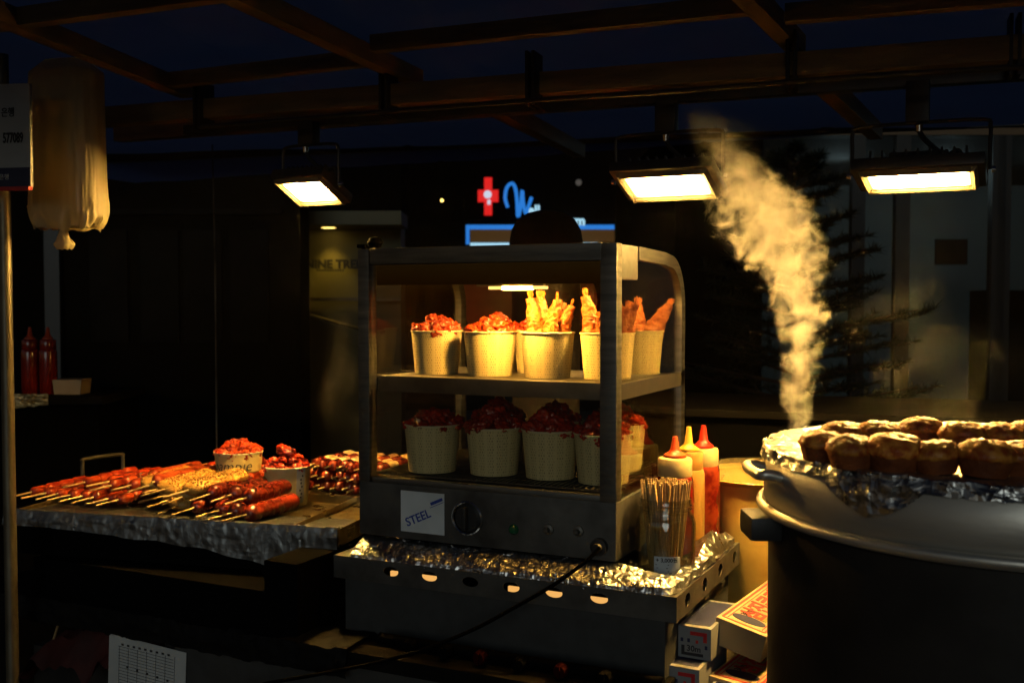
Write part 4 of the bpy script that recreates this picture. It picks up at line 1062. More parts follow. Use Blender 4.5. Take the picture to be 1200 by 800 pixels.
# account number sign
sa_ = at_d(-70, 105, 2.2); sr = at_d(36, 98, 2.2)
sg = thing('account_sign', 'white sign with black number and blue base band fixed to the left pole', 'sign', (0, 0, 0))
a_, b_ = at_d(-95, 222, 2.25), at_d(36, 98, 2.2); w_ = (Vector((b_.x, b_.y, 0))-Vector((a_.x, a_.y, 0))).length
ang = atan2(b_.y-a_.y, b_.x-a_.x); Ms = Matrix.Translation(((a_.x+b_.x)/2, (a_.y+b_.y)/2, (a_.z+b_.z)/2)) @ Matrix.Rotation(ang, 4, 'Z')
hh = b_.z-a_.z
def sbox(nm, c, d, m, par=sg):
    o = MB().box((0, 0, 0), d, bev=min(d)*.2).build(nm, MT[m], par); o.matrix_world = Ms @ Matrix.Translation(c); return o
bd_ = sbox('board', (0, 0, 0), (w_, .010, hh), 'white_paper'); sbox('blue_band', (0, -.0058, -hh/2+.021), (w_-.001, .002, .040), 'ink_navy'); sbox('red_edge', (0, -.006, -hh/2-.003), (w_, .014, .008), 'ink_red')
def stext(t, sz, xr, z, m='ink', bold=0., sx_=1.):
    me = text_mesh('sign_lettering', t, sz, MT[m], .0003, 'RIGHT', 0, bold); o = link('sign_lettering', me, sg); o.matrix_world = Ms @ Matrix.Translation((xr, -.0066 if m == 'ink' else -.0075, z)) @ Euler(FRONT).to_matrix().to_4x4() @ Matrix.Diagonal((sx_, 1, 1, 1))
stext('은행', .021, w_/2-.034, hh/2-.061, bold=.0003, sx_=.8); stext('577089', .029, w_/2-.015, hh/2-.114, bold=.0009, sx_=.54); stext('은행', .013, w_/2-.048, -hh/2+.021, 'sticker')
# roll of plastic bags hanging from the beam
bc = at_d(79, 180, 2.38); zt_, zb_ = at_d(79, 72, 2.38).z, at_d(79, 268, 2.38).z
mb = MB(); BW, BD = .083, .045
def bagf(u, v):
    a = 2*pi*u; z = zt_+(zb_-zt_)*v; sq = .62
    cx = abs(cos(a))**sq*math.copysign(1, cos(a)); sy = abs(sin(a))**sq*math.copysign(1, sin(a))
    k = min(1, .55+v*6) if v < .08 else 1
    k *= (1+.05*max(0, v-.7)/.3*sin(a*2+1)+.07*v)*(1-.20*max(0, (v-.90)/.10)**2)
    p = Vector((cx*BW*k, sy*BD*k, z))
    rk = .004*noise.noise(Vector((cos(a)*5, sin(a)*5, z*4)))+.0022*noise.noise(Vector((cos(a)*13+z*9, sin(a)*13, z*7)))*(0.4+v)+max(0, v-.85)/.15*.016*noise.noise(Vector((cos(a)*4, sin(a)*4, z*30)))
    p += Vector((cos(a), sin(a), 0))*rk
    if v > .82: p.z += .020*noise.noise(Vector((a*3, v*9, 2)))
    q = Matrix.Rotation(YAW-.25, 3, 'Z') @ Vector((p.x, p.y, 0)); return Vector((q.x, q.y, p.z-bc.z))
mb.grid(110, 70, bagf)
bg = thing('plastic_bag_bundle', 'bundle of thin plastic carrier bags hanging from the beam beside the account sign', 'plastic bags', bc)
for v in mb.bm.verts: pass
mb.build('bag_stack', MT['bag'], bg, angle=60)
tp = MB(); tp.grid(30, 6, lambda u, v: Matrix.Rotation(YAW-.25, 3, 'Z') @ Vector((BW*.98*v*cos(2*pi*u), BD*.9*v*sin(2*pi*u), 0))+Vector((0, 0, zb_-bc.z+.004+.012*(1-v)*0)))
tp.build('bag_bottom', MT['bag'], bg)
kn = MB()
def knf(u, v):
    a = 2*pi*u; r = .006+.020*v**1.3*(1+.35*noise.noise(Vector((cos(a)*2, sin(a)*2, v*3))))*(1-.55*max(0, v-.75)/.25)
    q = Matrix.Rotation(YAW, 3, 'Z') @ Vector((r*cos(a)*1.1-.012, r*sin(a)*.6, 0)); return Vector((q.x, q.y, zb_-bc.z+.006-.052*v+.004*noise.noise(Vector((a*2, v*4, 1)))))
kn.grid(40, 16, knf); kn.build('bag_tail', MT['bag'], bg, angle=50)
hk = MB().tube([(0, 0, zt_-bc.z-.01), (0, 0, B+1.0-bc.z)], .004, 8); hk.build('hanging_wire', MT['rubber'], bg)

# ================================================================== FLOODLIGHTS
def flood(label, loc, wd, ln, tilt, rail_z, m):
    o = thing('flood_lamp', label, 'floodlight', loc, (0, 0, 0), 'floodlights under the canopy')
    R_ = Euler((-tilt, 0, 0))
    fw, fl = wd*1.24, ln*1.36
    hs = MB().box((0, 0, .0125), (fw, fl, .023), bev=.005)
    for i in range(9): hs.box((-fw*.36+i*fw*.09, 0, .038), (.004, fl*.6, .016))
    hs.box((0, 0, .034), (fw*.45, fl*.4, .024), bev=.003)
    h_ = hs.build('housing', MT['black_metal'], o); h_.rotation_euler = R_
    fr = MB()
    for s in (-1, 1):
        fr.box((s*(wd/2+.004), 0, -.0025), (.007, ln+.016, .012), (0, s*.5, 0), bev=.001); fr.box((0, s*(ln/2+.004), -.0025), (wd, .007, .012), (-s*.5, 0, 0), bev=.001)
    f_ = fr.build('bezel', MT['bezel'], h_)
    e_ = MB().box((0, 0, -.0005), (wd, ln, .003)).build('led_panel', MT[m], o, smooth=False); e_.rotation_euler = R_
    br = MB(); y0 = 0; hz = min(.105, rail_z-.03); bx = fw/2+.006
    br.tube(smooth_path([(-bx, y0, .012), (-bx, y0, hz*.6), (-bx, y0, hz-.012), (-bx+.012, y0, hz), (0, y0, hz+.002), (bx-.012, y0, hz), (bx, y0, hz-.012), (bx, y0, hz*.6), (bx, y0, .012)], 3), .0036, 8)
    br.build('bracket', MT['black_metal'], o)
    bo = MB()
    for s in (-1, 1): bo.lathe([(0, .008), (.005, .007), (.007, 0), (0, -.001)], 14, Matrix.Translation((s*(bx+.003), 0, .012)) @ Matrix.Rotation(s*pi/2, 4, 'Y'))
    bo.build('bracket_bolt', MT['chrome'], o)
    ar = MB().box((-.004, 0, (hz+rail_z)/2+.004), (.042, .03, rail_z-hz+.004), bev=.003).build('hanger', MT['black_metal'], o)
    gl = MB().lathe([(0, -.014), (.006, -.014), (.007, -.002), (.009, 0), (0, 0)], 16, Matrix.Translation((0, -.018, hz-.004))).build('cable_gland', MT['chrome'], ar)
    MB().tube(smooth_path([(0, -.018, hz-.015), (.012, -.016, hz-.035), (.045, -.005, hz-.062), (.068, .0, .05), (.075, 0, .03)]), .0048, 8).build('cable', MT['rubber'], o)
    return o
railz = B+Z1-.028
fR = at_y(1077, 210, .30); flood('floodlight at the right end of the rail, clear of the steam', fR, .188, .120, radians(9), railz-fR.z, 'flood')
fM = at_y(783, 217, .235); flood('floodlight half veiled by the rising steam', fM, .172, .101, radians(21), railz-fM.z, 'flood_mid')
fL = at_y(364, 224, .165); flood('small floodlight hanging alone left of the glass case', fL, .117, .095, radians(25), railz-fL.z, 'flood_small')

# ================================================================== PAPER FORM, RED CLOTH
p0, p1 = at_y(125, 742, -.142), at_y(215, 756, -.142)
fm = thing('order_form', 'white printed form taped to the front of the table', 'paper', ((p0.x+p1.x)/2, -.1385, 0))
fw = p1.x-p0.x
MB().box((0, 0, p0.z-.10), (fw, .001, .19), (0, radians(3), 0)).build('sheet', MT['white_paper'], fm, smooth=False)
ln = MB()
for i in range(22): ln.box((0, -.0008, p0.z-.028-i*.0068), (fw*.72, .0004, .0008), (0, radians(3), 0))
for i in range(7): ln.box((-fw*.36+i*fw*.12, -.0008, p0.z-.10), (.0009, .0004, .15), (0, radians(3), 0))
for i in range(5): ln.box((-fw*.24+i*fw*.13, -.0009, p0.z-.068-i*.003), (.006, .0004, .005))
for i in range(9): ln.box((-fw*.30+i*fw*.075, -.0009, p0.z-.019-i*.0005), (.007, .0004, .0045))
ln.build('printed_table', MT['ink'], fm, smooth=False)
mb = MB(); mb.grid(60, 30, lambda u, v: Vector((-1.52+u*.46, -.10+v*.35, .262+.12*sin(pi*u)**.6*sin(pi*min(1, v+.08))**.6+.05*fbm(Vector((u*5, v*4, 2)), 4)+.27)))
o = mb.build('red_cloth', MT['red_cloth']); tag(o, 'crumpled dark red cloth heaped on the shelf under the left end of the table', 'cloth')
o = MB().box((-1.28, .3, .42), (.54, .62, .318), bev=.01).build('storage_box', MT['black']); tag(o, 'black storage box under the table carrying the red cloth', 'box')
q0, q1 = at_y(57, 768, -.06), at_y(68, 732, -.06)
o = MB().tube([q0, q1], .003, 8).build('wooden_rod', MT['stick']); tag(o, 'thin pale rod poking up from the red cloth under the table', 'rod')

# ================================================================== LEFT CART BEHIND
cc = at_d(72, 462, 3.7); 
cart = thing('side_cart', 'dark serving cart behind the pole with foil hanging over its top', 'cart', (cc.x, cc.y, 0), (0, 0, YAW))
MB().box((-.06, .2, cc.z-.02), (.42, .44, .03), bev=.003).build('cart_top', MT['dark_panel'], cart)
MB().box((-.06, .2, (cc.z-.036)/2), (.38, .40, cc.z-.036)).build('cabinet', MT['flat_black'], cart)
cf = MB(); cf.grid(50, 16, lambda u, v: Vector((-.20+u*.165, -.024+.0-.002+.004*crumple(Vector((u*1.2, v, 3)), 6), cc.z+.004-v*.055*(1-.3*u)+.003*noise.noise(Vector((u*8, v*5, 1))))))
o = cf.build('cart_foil', MT['foil_greasy'], None, smooth=False, loc=(cc.x, cc.y, 0)); o.rotation_euler = (0, 0, YAW); tag(o, 'bright greasy foil hanging over the front edge of the side cart', 'foil')
Rc = Matrix.Rotation(YAW, 3, 'Z')
for i, (px_, m_, lb_) in enumerate(((36, 'mustard', 'dull orange sauce bottle on the side cart, nearest the pole'), (57, 'ketchup', 'dull red sauce bottle on the side cart beside the white box'))):
    p = at_d(px_, 458, 3.78); p.z = cc.z-.005
    bt = bottle(p, .20, .031, 'chili_dull' if 'chili_dull' in MT else 'ketchup', 'ketchup', 'noz_orange', lb_)
p = at_d(84, 450, 3.78); wb = MB().prism([(-.046, 0), (.046, 0), (.052, .052), (-.052, .052)], .09, Matrix.Translation((0, -.04, 0)) @ Matrix(((1, 0, 0, 0), (0, 0, 1, 0), (0, 1, 0, 0), (0, 0, 0, 1))))
o = wb.build('white_tub', MT['carton'], None, loc=(p.x, p.y, cc.z-.004)); o.rotation_euler = (0, 0, YAW); tag(o, 'small pale tub on the side cart right of the sauce bottles', 'tub')

# ================================================================== GROUND AND BACKGROUND
MB().box((0, 20, -.05), (160, 120, .1)).build('ground', MT['asphalt'], None).__setitem__('kind', 'structure')
MV = M3.to_4x4()
def bgbox(mb, px0, py0, px1, py1, Z, depth, z0=None, z1=None):
    """a real box standing at distance Z, its face towards the street"""
    a, b_ = at_d(px0, py0, Z), at_d(px1, py1, Z)
    top = a.z if z1 is None else z1; bot = b_.z if z0 is None else z0
    cx = (a.x+b_.x)/2-sin(YAW)*depth/2; cy = (a.y+b_.y)/2+cos(YAW)*depth/2
    w = Vector((b_.x-a.x, b_.y-a.y)).length
    mb.box((cx, cy, (top+bot)/2), (w, depth, top-bot), Matrix.Rotation(YAW, 3, 'Z')); return mb
lb = thing('dark_shopfront', 'dark closed shop front behind the left side of the stall', 'building', (0, 0, 0))
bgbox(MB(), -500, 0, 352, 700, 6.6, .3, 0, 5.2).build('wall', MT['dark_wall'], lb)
for x in (105, 165, 215, 270):
    bgbox(MB(), x, 270, x+44, 400, 6.57, .02).build('poster', MT['dark_panel'], lb)
bgbox(MB(), 60, 250, 66, 700, 6.55, .04, 0).build('door_frame', MT['frame'], lb); bgbox(MB(), 40, 245, 330, 251, 6.54, .05).build('door_header', MT['dark_panel'], lb)
wire = MB().tube([at_d(248, 140, 3.9), at_d(252, 300, 3.9), at_d(254, 520, 3.9), at_d(255, 640, 3.9)], .0028, 8).build('hanging_cord', MT['steel_dark']); tag(wire, 'thin grey cord hanging straight down behind the skewer tray', 'cord')
# lit lobby wall with lettering
lo_ = thing('lobby_wall', 'olive lobby wall with dark hotel lettering under one warm downlight', 'building', (0, 0, 0))
bgbox(MB(), 340, 255, 470, 700, 7.6, .3, 0).build('wall', MT['lobby'], lo_)
bgbox(MB(), 340, 247, 470, 263, 7.1, .45).build('soffit', MT['lobby'], lo_); bgbox(MB(), 340, 120, 470, 246.5, 7.08, .5).build('upper_wall', MT['flat_black'], lo_)
bgbox(MB(), 352, 349, 470, 352.5, 7.5, .05).build('rail', MT['pole'], lo_)
rr = MB().tube([at_d(350, 366, 7.45), at_d(424, 386, 7.1)], .012, 8).build('rail', MT['pole'], lo_)
def bgtext(body, px, py, Z, size, m, par, bold=0., shear=0., name='lettering', ext=.004):
    me = text_mesh(name, body, size, m, ext, 'CENTER', shear, bold); o = link(name, me, par); p = at_d(px, py, Z)
    o.matrix_world = Matrix.Translation(p) @ Matrix.Rotation(YAW, 4, 'Z') @ Matrix.Rotation(pi/2, 4, 'X'); return o
bgtext('NINE TREE', 391, 310, 7.46, .084, MT['ink'], lo_, .004)
mb = MB()
for i in range(11): bgbox(mb, 371+i*3.0, 315.5, 373+i*3.0, 318.0, 7.46, .008)
mb.build('small_lettering', MT['ink'], lo_)
dlp = at_d(385, 262, 7.42)
MB().lathe([(0, 0), (.05, 0), (.05, .02), (0, .02)], 20, Matrix.Translation(dlp+Vector((0, 0, -.03)))).build('downlight', MT['spot_warm'], lo_)
ld = bpy.data.lights.new('lobby_downlight', 'SPOT'); ld.energy = 5.; ld.color = (1, .62, .08); ld.spot_size = radians(75); ld.spot_blend = .8; ld.shadow_soft_size = .04
lo2 = bpy.data.objects.new('lobby_downlight', ld); COL.objects.link(lo2); lo2.location = dlp+Vector((0, 0, -.05)); lo2.rotation_euler = (radians(12), 0, YAW)
# pharmacy block with neon sign
ph = thing('pharmacy_building', 'dark building with a glowing pharmacy sign behind the glass case', 'building', (0, 0, 0))
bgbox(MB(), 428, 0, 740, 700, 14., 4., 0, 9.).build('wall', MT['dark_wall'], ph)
fa_ = bgbox(MB(), 520, 192, 735, 258, 13.86, .13).build('sign_fascia', MT['flat_black'], ph)
def seg(mb, x0, y0, x1, y1, Z=13.80, d=.05): return bgbox(mb, x0, y0, x1, y1, Z, d)
m_ = MB(); seg(m_, 567.5, 208, 576.5, 252); seg(m_, 560, 222.5, 567.4, 236.5); seg(m_, 576.6, 222.5, 584, 236.5); m_.build('red_cross', MT['sign_red'], ph, smooth=False)
m_ = MB(); m_.lathe([(0, 0), (.052, 0), (.052, .02), (0, .02)], 20, Matrix.Translation(at_d(571.5, 228, 13.72)) @ Matrix.Rotation(YAW, 4, 'Z') @ Matrix.Rotation(pi/2, 4, 'X')); m_.box(at_d(573, 237, 13.73), (.035, .02, .06)); m_.build('cross_emblem', MT['sign_white'], ph)
wp = [(595, 243), (592, 232), (594, 220), (600, 215), (604, 221), (606, 236), (607, 254), (610, 243), (612, 223), (613, 236), (616, 250), (619, 243), (623, 231)]
MB().tube(smooth_path([at_d(x, y, 13.8) for x, y in wp], 4), .023, 8).build('script_letter', MT['sign_blue'], ph)
bgtext('ell', 626, 246.5, 13.8, .17, MT['sign_pale'], ph, .006); bgtext('pharm', 666, 259, 13.8, .17, MT['sign_pale'], ph, .007)
m_ = MB(); seg(m_, 547, 263.5, 720, 268.5, 13.82); seg(m_, 546, 263.5, 550, 286, 13.815); m_.build('window_trim', MT['sign_blue'], ph, smooth=False)
m_ = MB(); seg(m_, 551, 284.5, 700, 288, 13.82); m_.build('window_light', MT['sign_pale'], ph, smooth=False)
m_ = MB(); seg(m_, 551, 269, 720, 283, 13.83); m_.build('shop_window', mat('shop_window_glow', (.2, .1, .03), emis=(1., .42, .06), estr=.035), ph, smooth=False)
for q, m2, r in (((518, 235), 'spot_warm', .018), ((678, 214), 'spot_faint', .04)):
    MB().lathe([(0, 0), (r, 0), (r, .02), (0, .02)], 14, Matrix.Translation(at_d(*q, 13.7)) @ Matrix.Rotation(YAW, 4, 'Z') @ Matrix.Rotation(pi/2, 4, 'X')).build('small_lamp', MT[m2], ph)
# dark pillar between pharmacy and glass lobby
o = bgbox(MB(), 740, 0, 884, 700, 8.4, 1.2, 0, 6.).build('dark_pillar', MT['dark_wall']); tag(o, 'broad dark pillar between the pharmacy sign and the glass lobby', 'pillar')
# glass lobby on the right
gb = thing('glass_lobby', 'dim glass fronted lobby with dark mullions behind the right floodlight', 'building', (0, 0, 0))
ZG = 6.2
bgbox(MB(), 780, 60, 1750, 700, ZG+3.2, .2, 0, 4.2).build('back_wall', MT['room'], gb)
bgbox(MB(), 780, 60, 1750, 152, ZG+.12, 3.0, None, 4.2).build('ceiling', MT['dark_panel'], gb)
bgbox(MB(), 870, 150, 1750, 158, ZG-.06, .16).build('soffit_edge', mat('soffit', (.16, .10, .05), .6), gb)
bgbox(MB(), 880, 690, 1750, 700, ZG, 3.2, .0, .03).build('floor', MT['room'], gb)
bgbox(MB(), 862, 150, 889, 700, ZG, 3.2, 0, 3.6).build('side_wall', MT['dark_wall'], gb)
for x0, x1 in ((889, 1003), (1007, 1053), (1061, 1166), (1178, 1300), (1306, 1600)):
    bgbox(MB(), x0, 158, x1, 560, ZG, .012).build('window_pane', MT['window'], gb, smooth=False)
for x, w in ((1003.2, 3.6), (1053.2, 7.6), (1166.2, 5), (1172, 5.8), (1300.2, 5.6)): bgbox(MB(), x, 157, x+w, 560, ZG-.02, .06).build('mullion', MT['frame'], gb)
bgbox(MB(), 880, 560, 1750, 700, ZG-.02, .12, 0).build('plinth', MT['dark_wall'], gb)
for q, Z, m2, r in (((958, 147), ZG-.12, 'spot_cool', .055), ((990, 173), ZG+1.0, 'spot_dim', .06), ((1117, 174), ZG+1.2, 'spot_dim', .07), ((1250, 176), ZG+1.3, 'spot_dim', .07)):
    p = at_d(*q, Z); MB().lathe([(0, 0), (r, 0), (r*1.1, .012), (0, .014)], 24, Matrix.Translation(p)).build('ceiling_light', MT[m2], gb)
for i, (px_, py_) in enumerate(((985, 165), (1110, 165), (1240, 165))):
    la_ = bpy.data.lights.new('lobby_lamp', 'POINT'); la_.energy = 4.2; la_.color = (.78, .95, 1.); la_.shadow_soft_size = .12
    ob_ = bpy.data.objects.new('lobby_lamp', la_); COL.objects.link(ob_); ob_.location = at_d(px_, py_, ZG+1.5)-Vector((0, 0, .25))
bgbox(MB(), 1098, 280, 1134, 310, ZG+2.4, .05).build('wall_screen', MT['dark_panel'], gb)
bgbox(MB(), 1156, 340, 1200, 560, ZG+1.5, .3, 0).build('counter', MT['dark_panel'], gb)

# pine tree behind the steam
tr = at_d(935, 560, 4.6); tz0 = 0; tz1 = at_d(912, 165, 4.6).z
tree = thing('pine_tree', 'dark pine tree with drooping branches behind the steam', 'tree', (tr.x, tr.y, 0))
tk = MB().tube([(0, 0, 0), (.01, 0, tz1*.5), (-.03, .01, tz1*.8), (-.06, .0, tz1)], [.055, .04, .024, .006], 10).build('trunk', MT['bark'], tree)
rt = random.Random(12); cr = MB(); br = MB()
def needles(p, d, L, k):
    for i in range(k):
        t = rt.random(); q = p+d*(L*t); n = Vector((rt.uniform(-1, 1), rt.uniform(-1, 1), rt.uniform(-.5, .8))).normalized()
        e = (n*.75+d*.5).normalized()*rt.uniform(.035, .06); s = e.cross(Vector((rt.random(), rt.random(), rt.random()))).normalized()*.0028
        cr.add([q-s, q+s, q+e], [(0, 1, 2)])
nb = 58
for i in range(nb):
    h = .75+(tz1-.80)*(i/nb)**.9; a = i*2.399+rt.uniform(-.4, .4); L = (.52*(1-(i/nb)**1.1)+.10)*rt.uniform(.75, 1.2)
    p = Vector((-.03*(h/tz1), 0, h)); d = Vector((cos(a), sin(a), .28-.15*(1-i/nb))).normalized()
    pts = [p, p+d*L*.5+Vector((0, 0, .01)), p+d*L+Vector((0, 0, .05*L))]
    br.tube(pts, [.010, .007, .003], 5)
    for k in range(7):
        t = .25+.75*k/6; q = p+d*(L*t); sd = (1 if k % 2 else -1)
        d2 = (d+Vector((-d.y, d.x, 0))*sd*.8+Vector((0, 0, rt.uniform(-.05, .45)))).normalized(); l2 = L*.33*(1.2-t*.6)
        br.tube([q, q+d2*l2], [.004, .0015], 4); needles(q, d2, l2, 46)
    needles(p+d*L*.3, d, L*.72, 60)
br.build('branches', MT['bark'], tree); cr.build('crown', MT['needle'], tree, smooth=False)
o = MB().lathe([(0, 0), (.19, 0), (.24, .40), (.255, .42), (.23, .42), (.22, .38), (0, .38)], 40).build('tree_tub', MT['dark_panel'], None, loc=(tr.x, tr.y, 0.0)); tag(o, 'dark round tub holding the pine tree', 'planter')

# ================================================================== STEAM
def plume(name, label, base, px_pts, Z, dens, seed, scale, col=(1, .98, .95), thr=.5, rk=1.0, sharp=2.6, gain=1.7, warp=.075):
    """px_pts: list of (height m, sideways offset m, radius m) above base; a closed tube of vapour"""
    hs = [p[0] for p in px_pts]; h0, h1 = hs[0], hs[-1]
    xmin = min(p[1]-p[2] for p in px_pts); xmax = max(p[1]+p[2] for p in px_pts)
    m = bpy.data.materials.new(name+'_vapour'); m.use_nodes = True
    nt = m.node_tree; N = nt.nodes; L = nt.links; N.remove(N['Principled BSDF']); out = N['Material Output']
    tc = N.new('ShaderNodeTexCoord')
    def math(op, a, b_=None, c=None, clamp=False):
        n = N.new('ShaderNodeMath'); n.operation = op; n.use_clamp = clamp
        for i, x in enumerate((a, b_, c)):
            if x is None: continue
            if isinstance(x, (int, float)): n.inputs[i].default_value = x
            else: L.new(x, n.inputs[i])
        return n.outputs[0]
    # swirling warp
    nw = N.new('ShaderNodeTexNoise'); nw.inputs['Scale'].default_value = 11*scale; nw.inputs['Detail'].default_value = 3
    mpw = N.new('ShaderNodeMapping'); mpw.inputs['Location'].default_value = (seed, seed*2, 0); L.new(tc.outputs['Object'], mpw.inputs[0]); L.new(mpw.outputs[0], nw.inputs['Vector'])
    vs = N.new('ShaderNodeVectorMath'); vs.operation = 'SUBTRACT'; L.new(nw.outputs['Color'], vs.inputs[0]); vs.inputs[1].default_value = (.5, .5, .5)
    vm = N.new('ShaderNodeVectorMath'); vm.operation = 'SCALE'; L.new(vs.outputs[0], vm.inputs[0]); vm.inputs['Scale'].default_value = warp/scale
    va_ = N.new('ShaderNodeVectorMath'); va_.operation = 'ADD'; L.new(tc.outputs['Object'], va_.inputs[0]); L.new(vm.outputs[0], va_.inputs[1])
    sp = N.new('ShaderNodeSeparateXYZ'); L.new(va_.outputs[0], sp.inputs[0])
    zn = math('DIVIDE', math('SUBTRACT', sp.outputs[2], h0), h1-h0, clamp=True)
    def curve(idx, lo, hi):
        f = N.new('ShaderNodeFloatCurve'); c = f.mapping.curves[0]
        for i, p in enumerate(px_pts):
            x, y = (p[0]-h0)/(h1-h0), (p[idx]-lo)/(hi-lo)
            if i == 0: c.points[0].location = (x, y)
            elif i == len(px_pts)-1: c.points[-1].location = (x, y)
            else: c.points.new(x, y)
        f.mapping.update(); L.new(zn, f.inputs['Value'])
        return math('ADD', math('MULTIPLY', f.outputs[0], hi-lo), lo)
    xc = curve(1, xmin, xmax); rr = curve(2, 0., max(p[2] for p in px_pts)*1.05); dn = curve(3, 0., 1.001)
    dx = math('DIVIDE', math('SUBTRACT', sp.outputs[0], xc), rr); dy = math('DIVIDE', sp.outputs[1], math('MULTIPLY', rr, rk))
    d = math('SQRT', math('ADD', math('MULTIPLY', dx, dx), math('MULTIPLY', dy, dy)))
    n1 = N.new('ShaderNodeTexNoise'); n1.inputs['Scale'].default_value = 26*scale; n1.inputs['Detail'].default_value = 7; n1.inputs['Roughness'].default_value = .62; n1.inputs['Distortion'].default_value = .5
    mp1 = N.new('ShaderNodeMapping'); mp1.inputs['Location'].default_value = (seed*3, 5, seed); L.new(va_.outputs[0], mp1.inputs[0]); L.new(mp1.outputs[0], n1.inputs['Vector'])
    f = math('SUBTRACT', math('MULTIPLY', math('SUBTRACT', n1.outputs['Fac'], .5), sharp), math('SUBTRACT', d, thr))
    f = math('MULTIPLY', f, gain, clamp=True)
    f = math('MULTIPLY', math('MULTIPLY', f, dn), dens)
    n3 = N.new('ShaderNodeTexNoise'); n3.inputs['Scale'].default_value = 24*scale; n3.inputs['Detail'].default_value = 5; L.new(va_.outputs[0], n3.inputs['Vector'])
    r3 = N.new('ShaderNodeMapRange'); r3.inputs['From Min'].default_value = .36; r3.inputs['From Max'].default_value = .64; r3.inputs['To Min'].default_value = .22; r3.inputs['To Max'].default_value = 1.6
    L.new(n3.outputs['Fac'], r3.inputs['Value']); f = math('MULTIPLY', f, r3.outputs[0])
    v = N.new('ShaderNodeVolumeScatter'); v.inputs['Color'].default_value = (*col, 1); v.inputs['Anisotropy'].default_value = .15
    L.new(f, v.inputs['Density']); L.new(v.outputs[0], out.inputs['Volume'])
    m.cycles.volume_step_rate = .35 if hasattr(m, 'cycles') and hasattr(m.cycles, 'volume_step_rate') else 1
    mb = MB(); n = 28; prof = []
    def ip(t, k):
        for i in range(len(px_pts)-1):
            if px_pts[i][0] <= t <= px_pts[i+1][0]:
                s = (t-px_pts[i][0])/(px_pts[i+1][0]-px_pts[i][0]); return px_pts[i][k]*(1-s)+px_pts[i+1][k]*s
        return px_pts[-1][k]
    rings = []
    for i in range(25):
        t = h0+(h1-h0)*i/24; r = ip(t, 2)*1.45+.012; c = ip(t, 1)
        rings.append([(c+r*cos(2*pi*k/n), r*rk*sin(2*pi*k/n), t) for k in range(n)])
    vsx = [p for r in rings for p in r]; fs = [(i*n+k, i*n+(k+1) % n, i*n+n+(k+1) % n, i*n+n+k) for i in range(24) for k in range(n)]
    fs += [tuple(range(n))[::-1], tuple(range(24*n, 25*n))]
    mb.add(vsx, fs)
    o = mb.build(name, m, None, loc=base); o.rotation_euler = (0, 0, YAW); tag(o, label, 'steam', kind='stuff')
    return o
SB = at_d(936, 508, 1.64)
plume('steam', 'thick column of lit steam rising from the back of the big pot', SB,
      [(0., 0, .022, .5), (.06, -.002, .028, .65), (.12, .002, .033, .7), (.16, .004, .037, .8), (.224, -.010, .047, .95), (.277, -.030, .066, 1.), (.344, -.052, .077, .95), (.39, -.084, .060, .6), (.424, -.105, .050, .3), (.46, -.13, .055, .1), (.50, -.15, .065, .0)],
      1.64, 40., 1.7, 1.25, thr=.80, sharp=3.6, gain=1.0, warp=.045)
plume('steam', 'faint brownish steam drifting above the muffins', at_d(1085, 520, 2.05),
      [(0, .04, .30, .6), (.06, .04, .30, .8), (.12, .03, .29, .65), (.18, -.01, .27, .4), (.25, -.05, .24, .2), (.33, -.09, .19, .07), (.42, -.1, .15, 0)], 2.05, 5., 6.1, .5, thr=.30, rk=.5, gain=.35, sharp=3.0)
plume('steam', 'faint steam curling up behind the left side of the glass case', at_d(398, 520, 2.75),
      [(0, 0, .10, .3), (.10, -.005, .12, .8), (.20, .0, .13, .7), (.30, .01, .11, .7), (.38, .02, .08, .4), (.46, .03, .06, 0)], 2.75, 6., 3.3, .6, thr=.40, gain=.35, sharp=2.6)

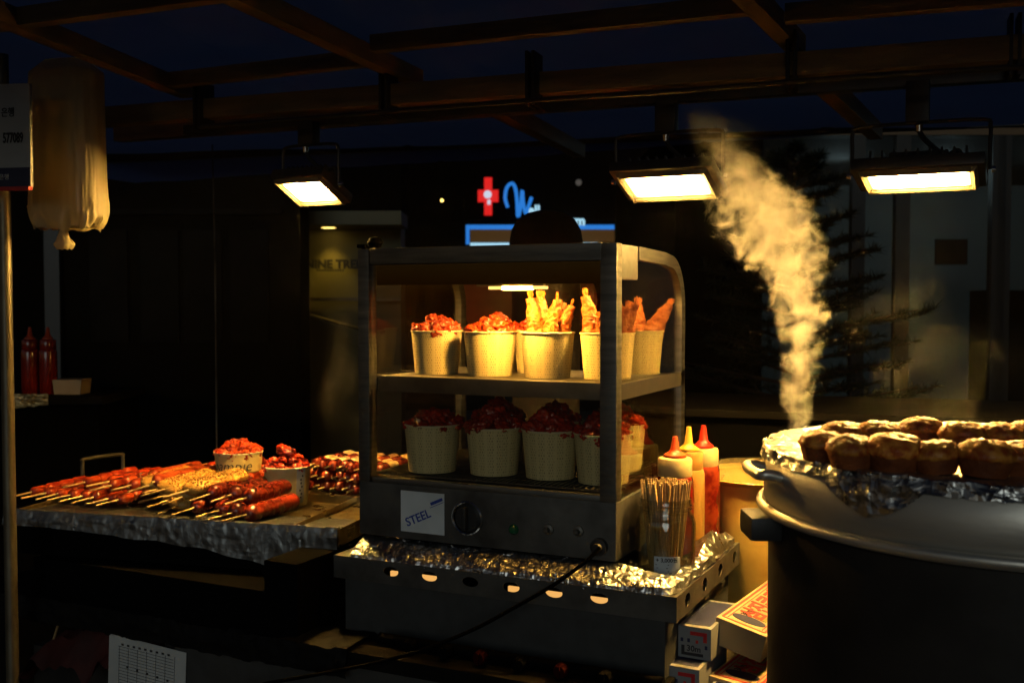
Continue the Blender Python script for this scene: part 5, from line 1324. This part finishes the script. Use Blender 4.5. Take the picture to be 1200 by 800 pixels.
hm = bpy.data.materials.new('cooking_haze'); hm.use_nodes = True  # smoky air, put in to give the lamps a soft bloom
nt = hm.node_tree; nt.nodes.remove(nt.nodes['Principled BSDF'])
v = nt.nodes.new('ShaderNodeVolumeScatter'); v.inputs['Color'].default_value = (1, .97, .92, 1); v.inputs['Density'].default_value = .0008; v.inputs['Anisotropy'].default_value = .2
nt.links.new(v.outputs[0], nt.nodes['Material Output'].inputs['Volume'])
mb = MB(); bmesh.ops.create_icosphere(mb.bm, subdivisions=3, radius=1.)
for q in mb.bm.verts: q.co = Vector((q.co.x*2.0, q.co.y*.8, q.co.z*.5))
o = mb.build('cooking_haze', hm, None, loc=(-.15, .20, B+.68)); tag(o, 'thin cooking haze glowing around the floodlights', 'haze', kind='stuff')

# ================================================================== NIGHT SKY
w = bpy.data.worlds.new('World'); SC.world = w; w.use_nodes = True
nt = w.node_tree; bgn = nt.nodes['Background']
sky = nt.nodes.new('ShaderNodeTexSky'); sky.sky_type = 'NISHITA'; sky.sun_disc = False; sky.sun_elevation = radians(-3.5); sky.sun_rotation = radians(200)
nt.links.new(sky.outputs[0], bgn.inputs['Color']); bgn.inputs['Strength'].default_value = .38
sd_ = bpy.data.lights.new('street_glow', 'SUN'); sd_.energy = .22; sd_.angle = radians(28); sd_.color = (.92, 1., .93)
so = bpy.data.objects.new('street_glow', sd_); COL.objects.link(so); so.rotation_euler = Vector((-.30, .93, -.24)).to_track_quat('-Z', 'Y').to_euler(); so.location = (2, -6, 3)
SC.view_settings.view_transform = 'Standard'; SC.view_settings.look = 'None'; SC.view_settings.exposure = .1; SC.view_settings.gamma = 1
try: SC.view_settings.use_curve_mapping = False
except Exception: pass
SC.cycles.max_bounces = 8; SC.cycles.diffuse_bounces = 3; SC.cycles.glossy_bounces = 4; SC.cycles.transmission_bounces = 6; SC.cycles.volume_bounces = 5
SC.cycles.transparent_max_bounces = 24; SC.cycles.sample_clamp_indirect = 4.; SC.cycles.caustics_reflective = False; SC.cycles.caustics_refractive = False
SC.cycles.use_denoising = True
bpy.context.view_layer.update()
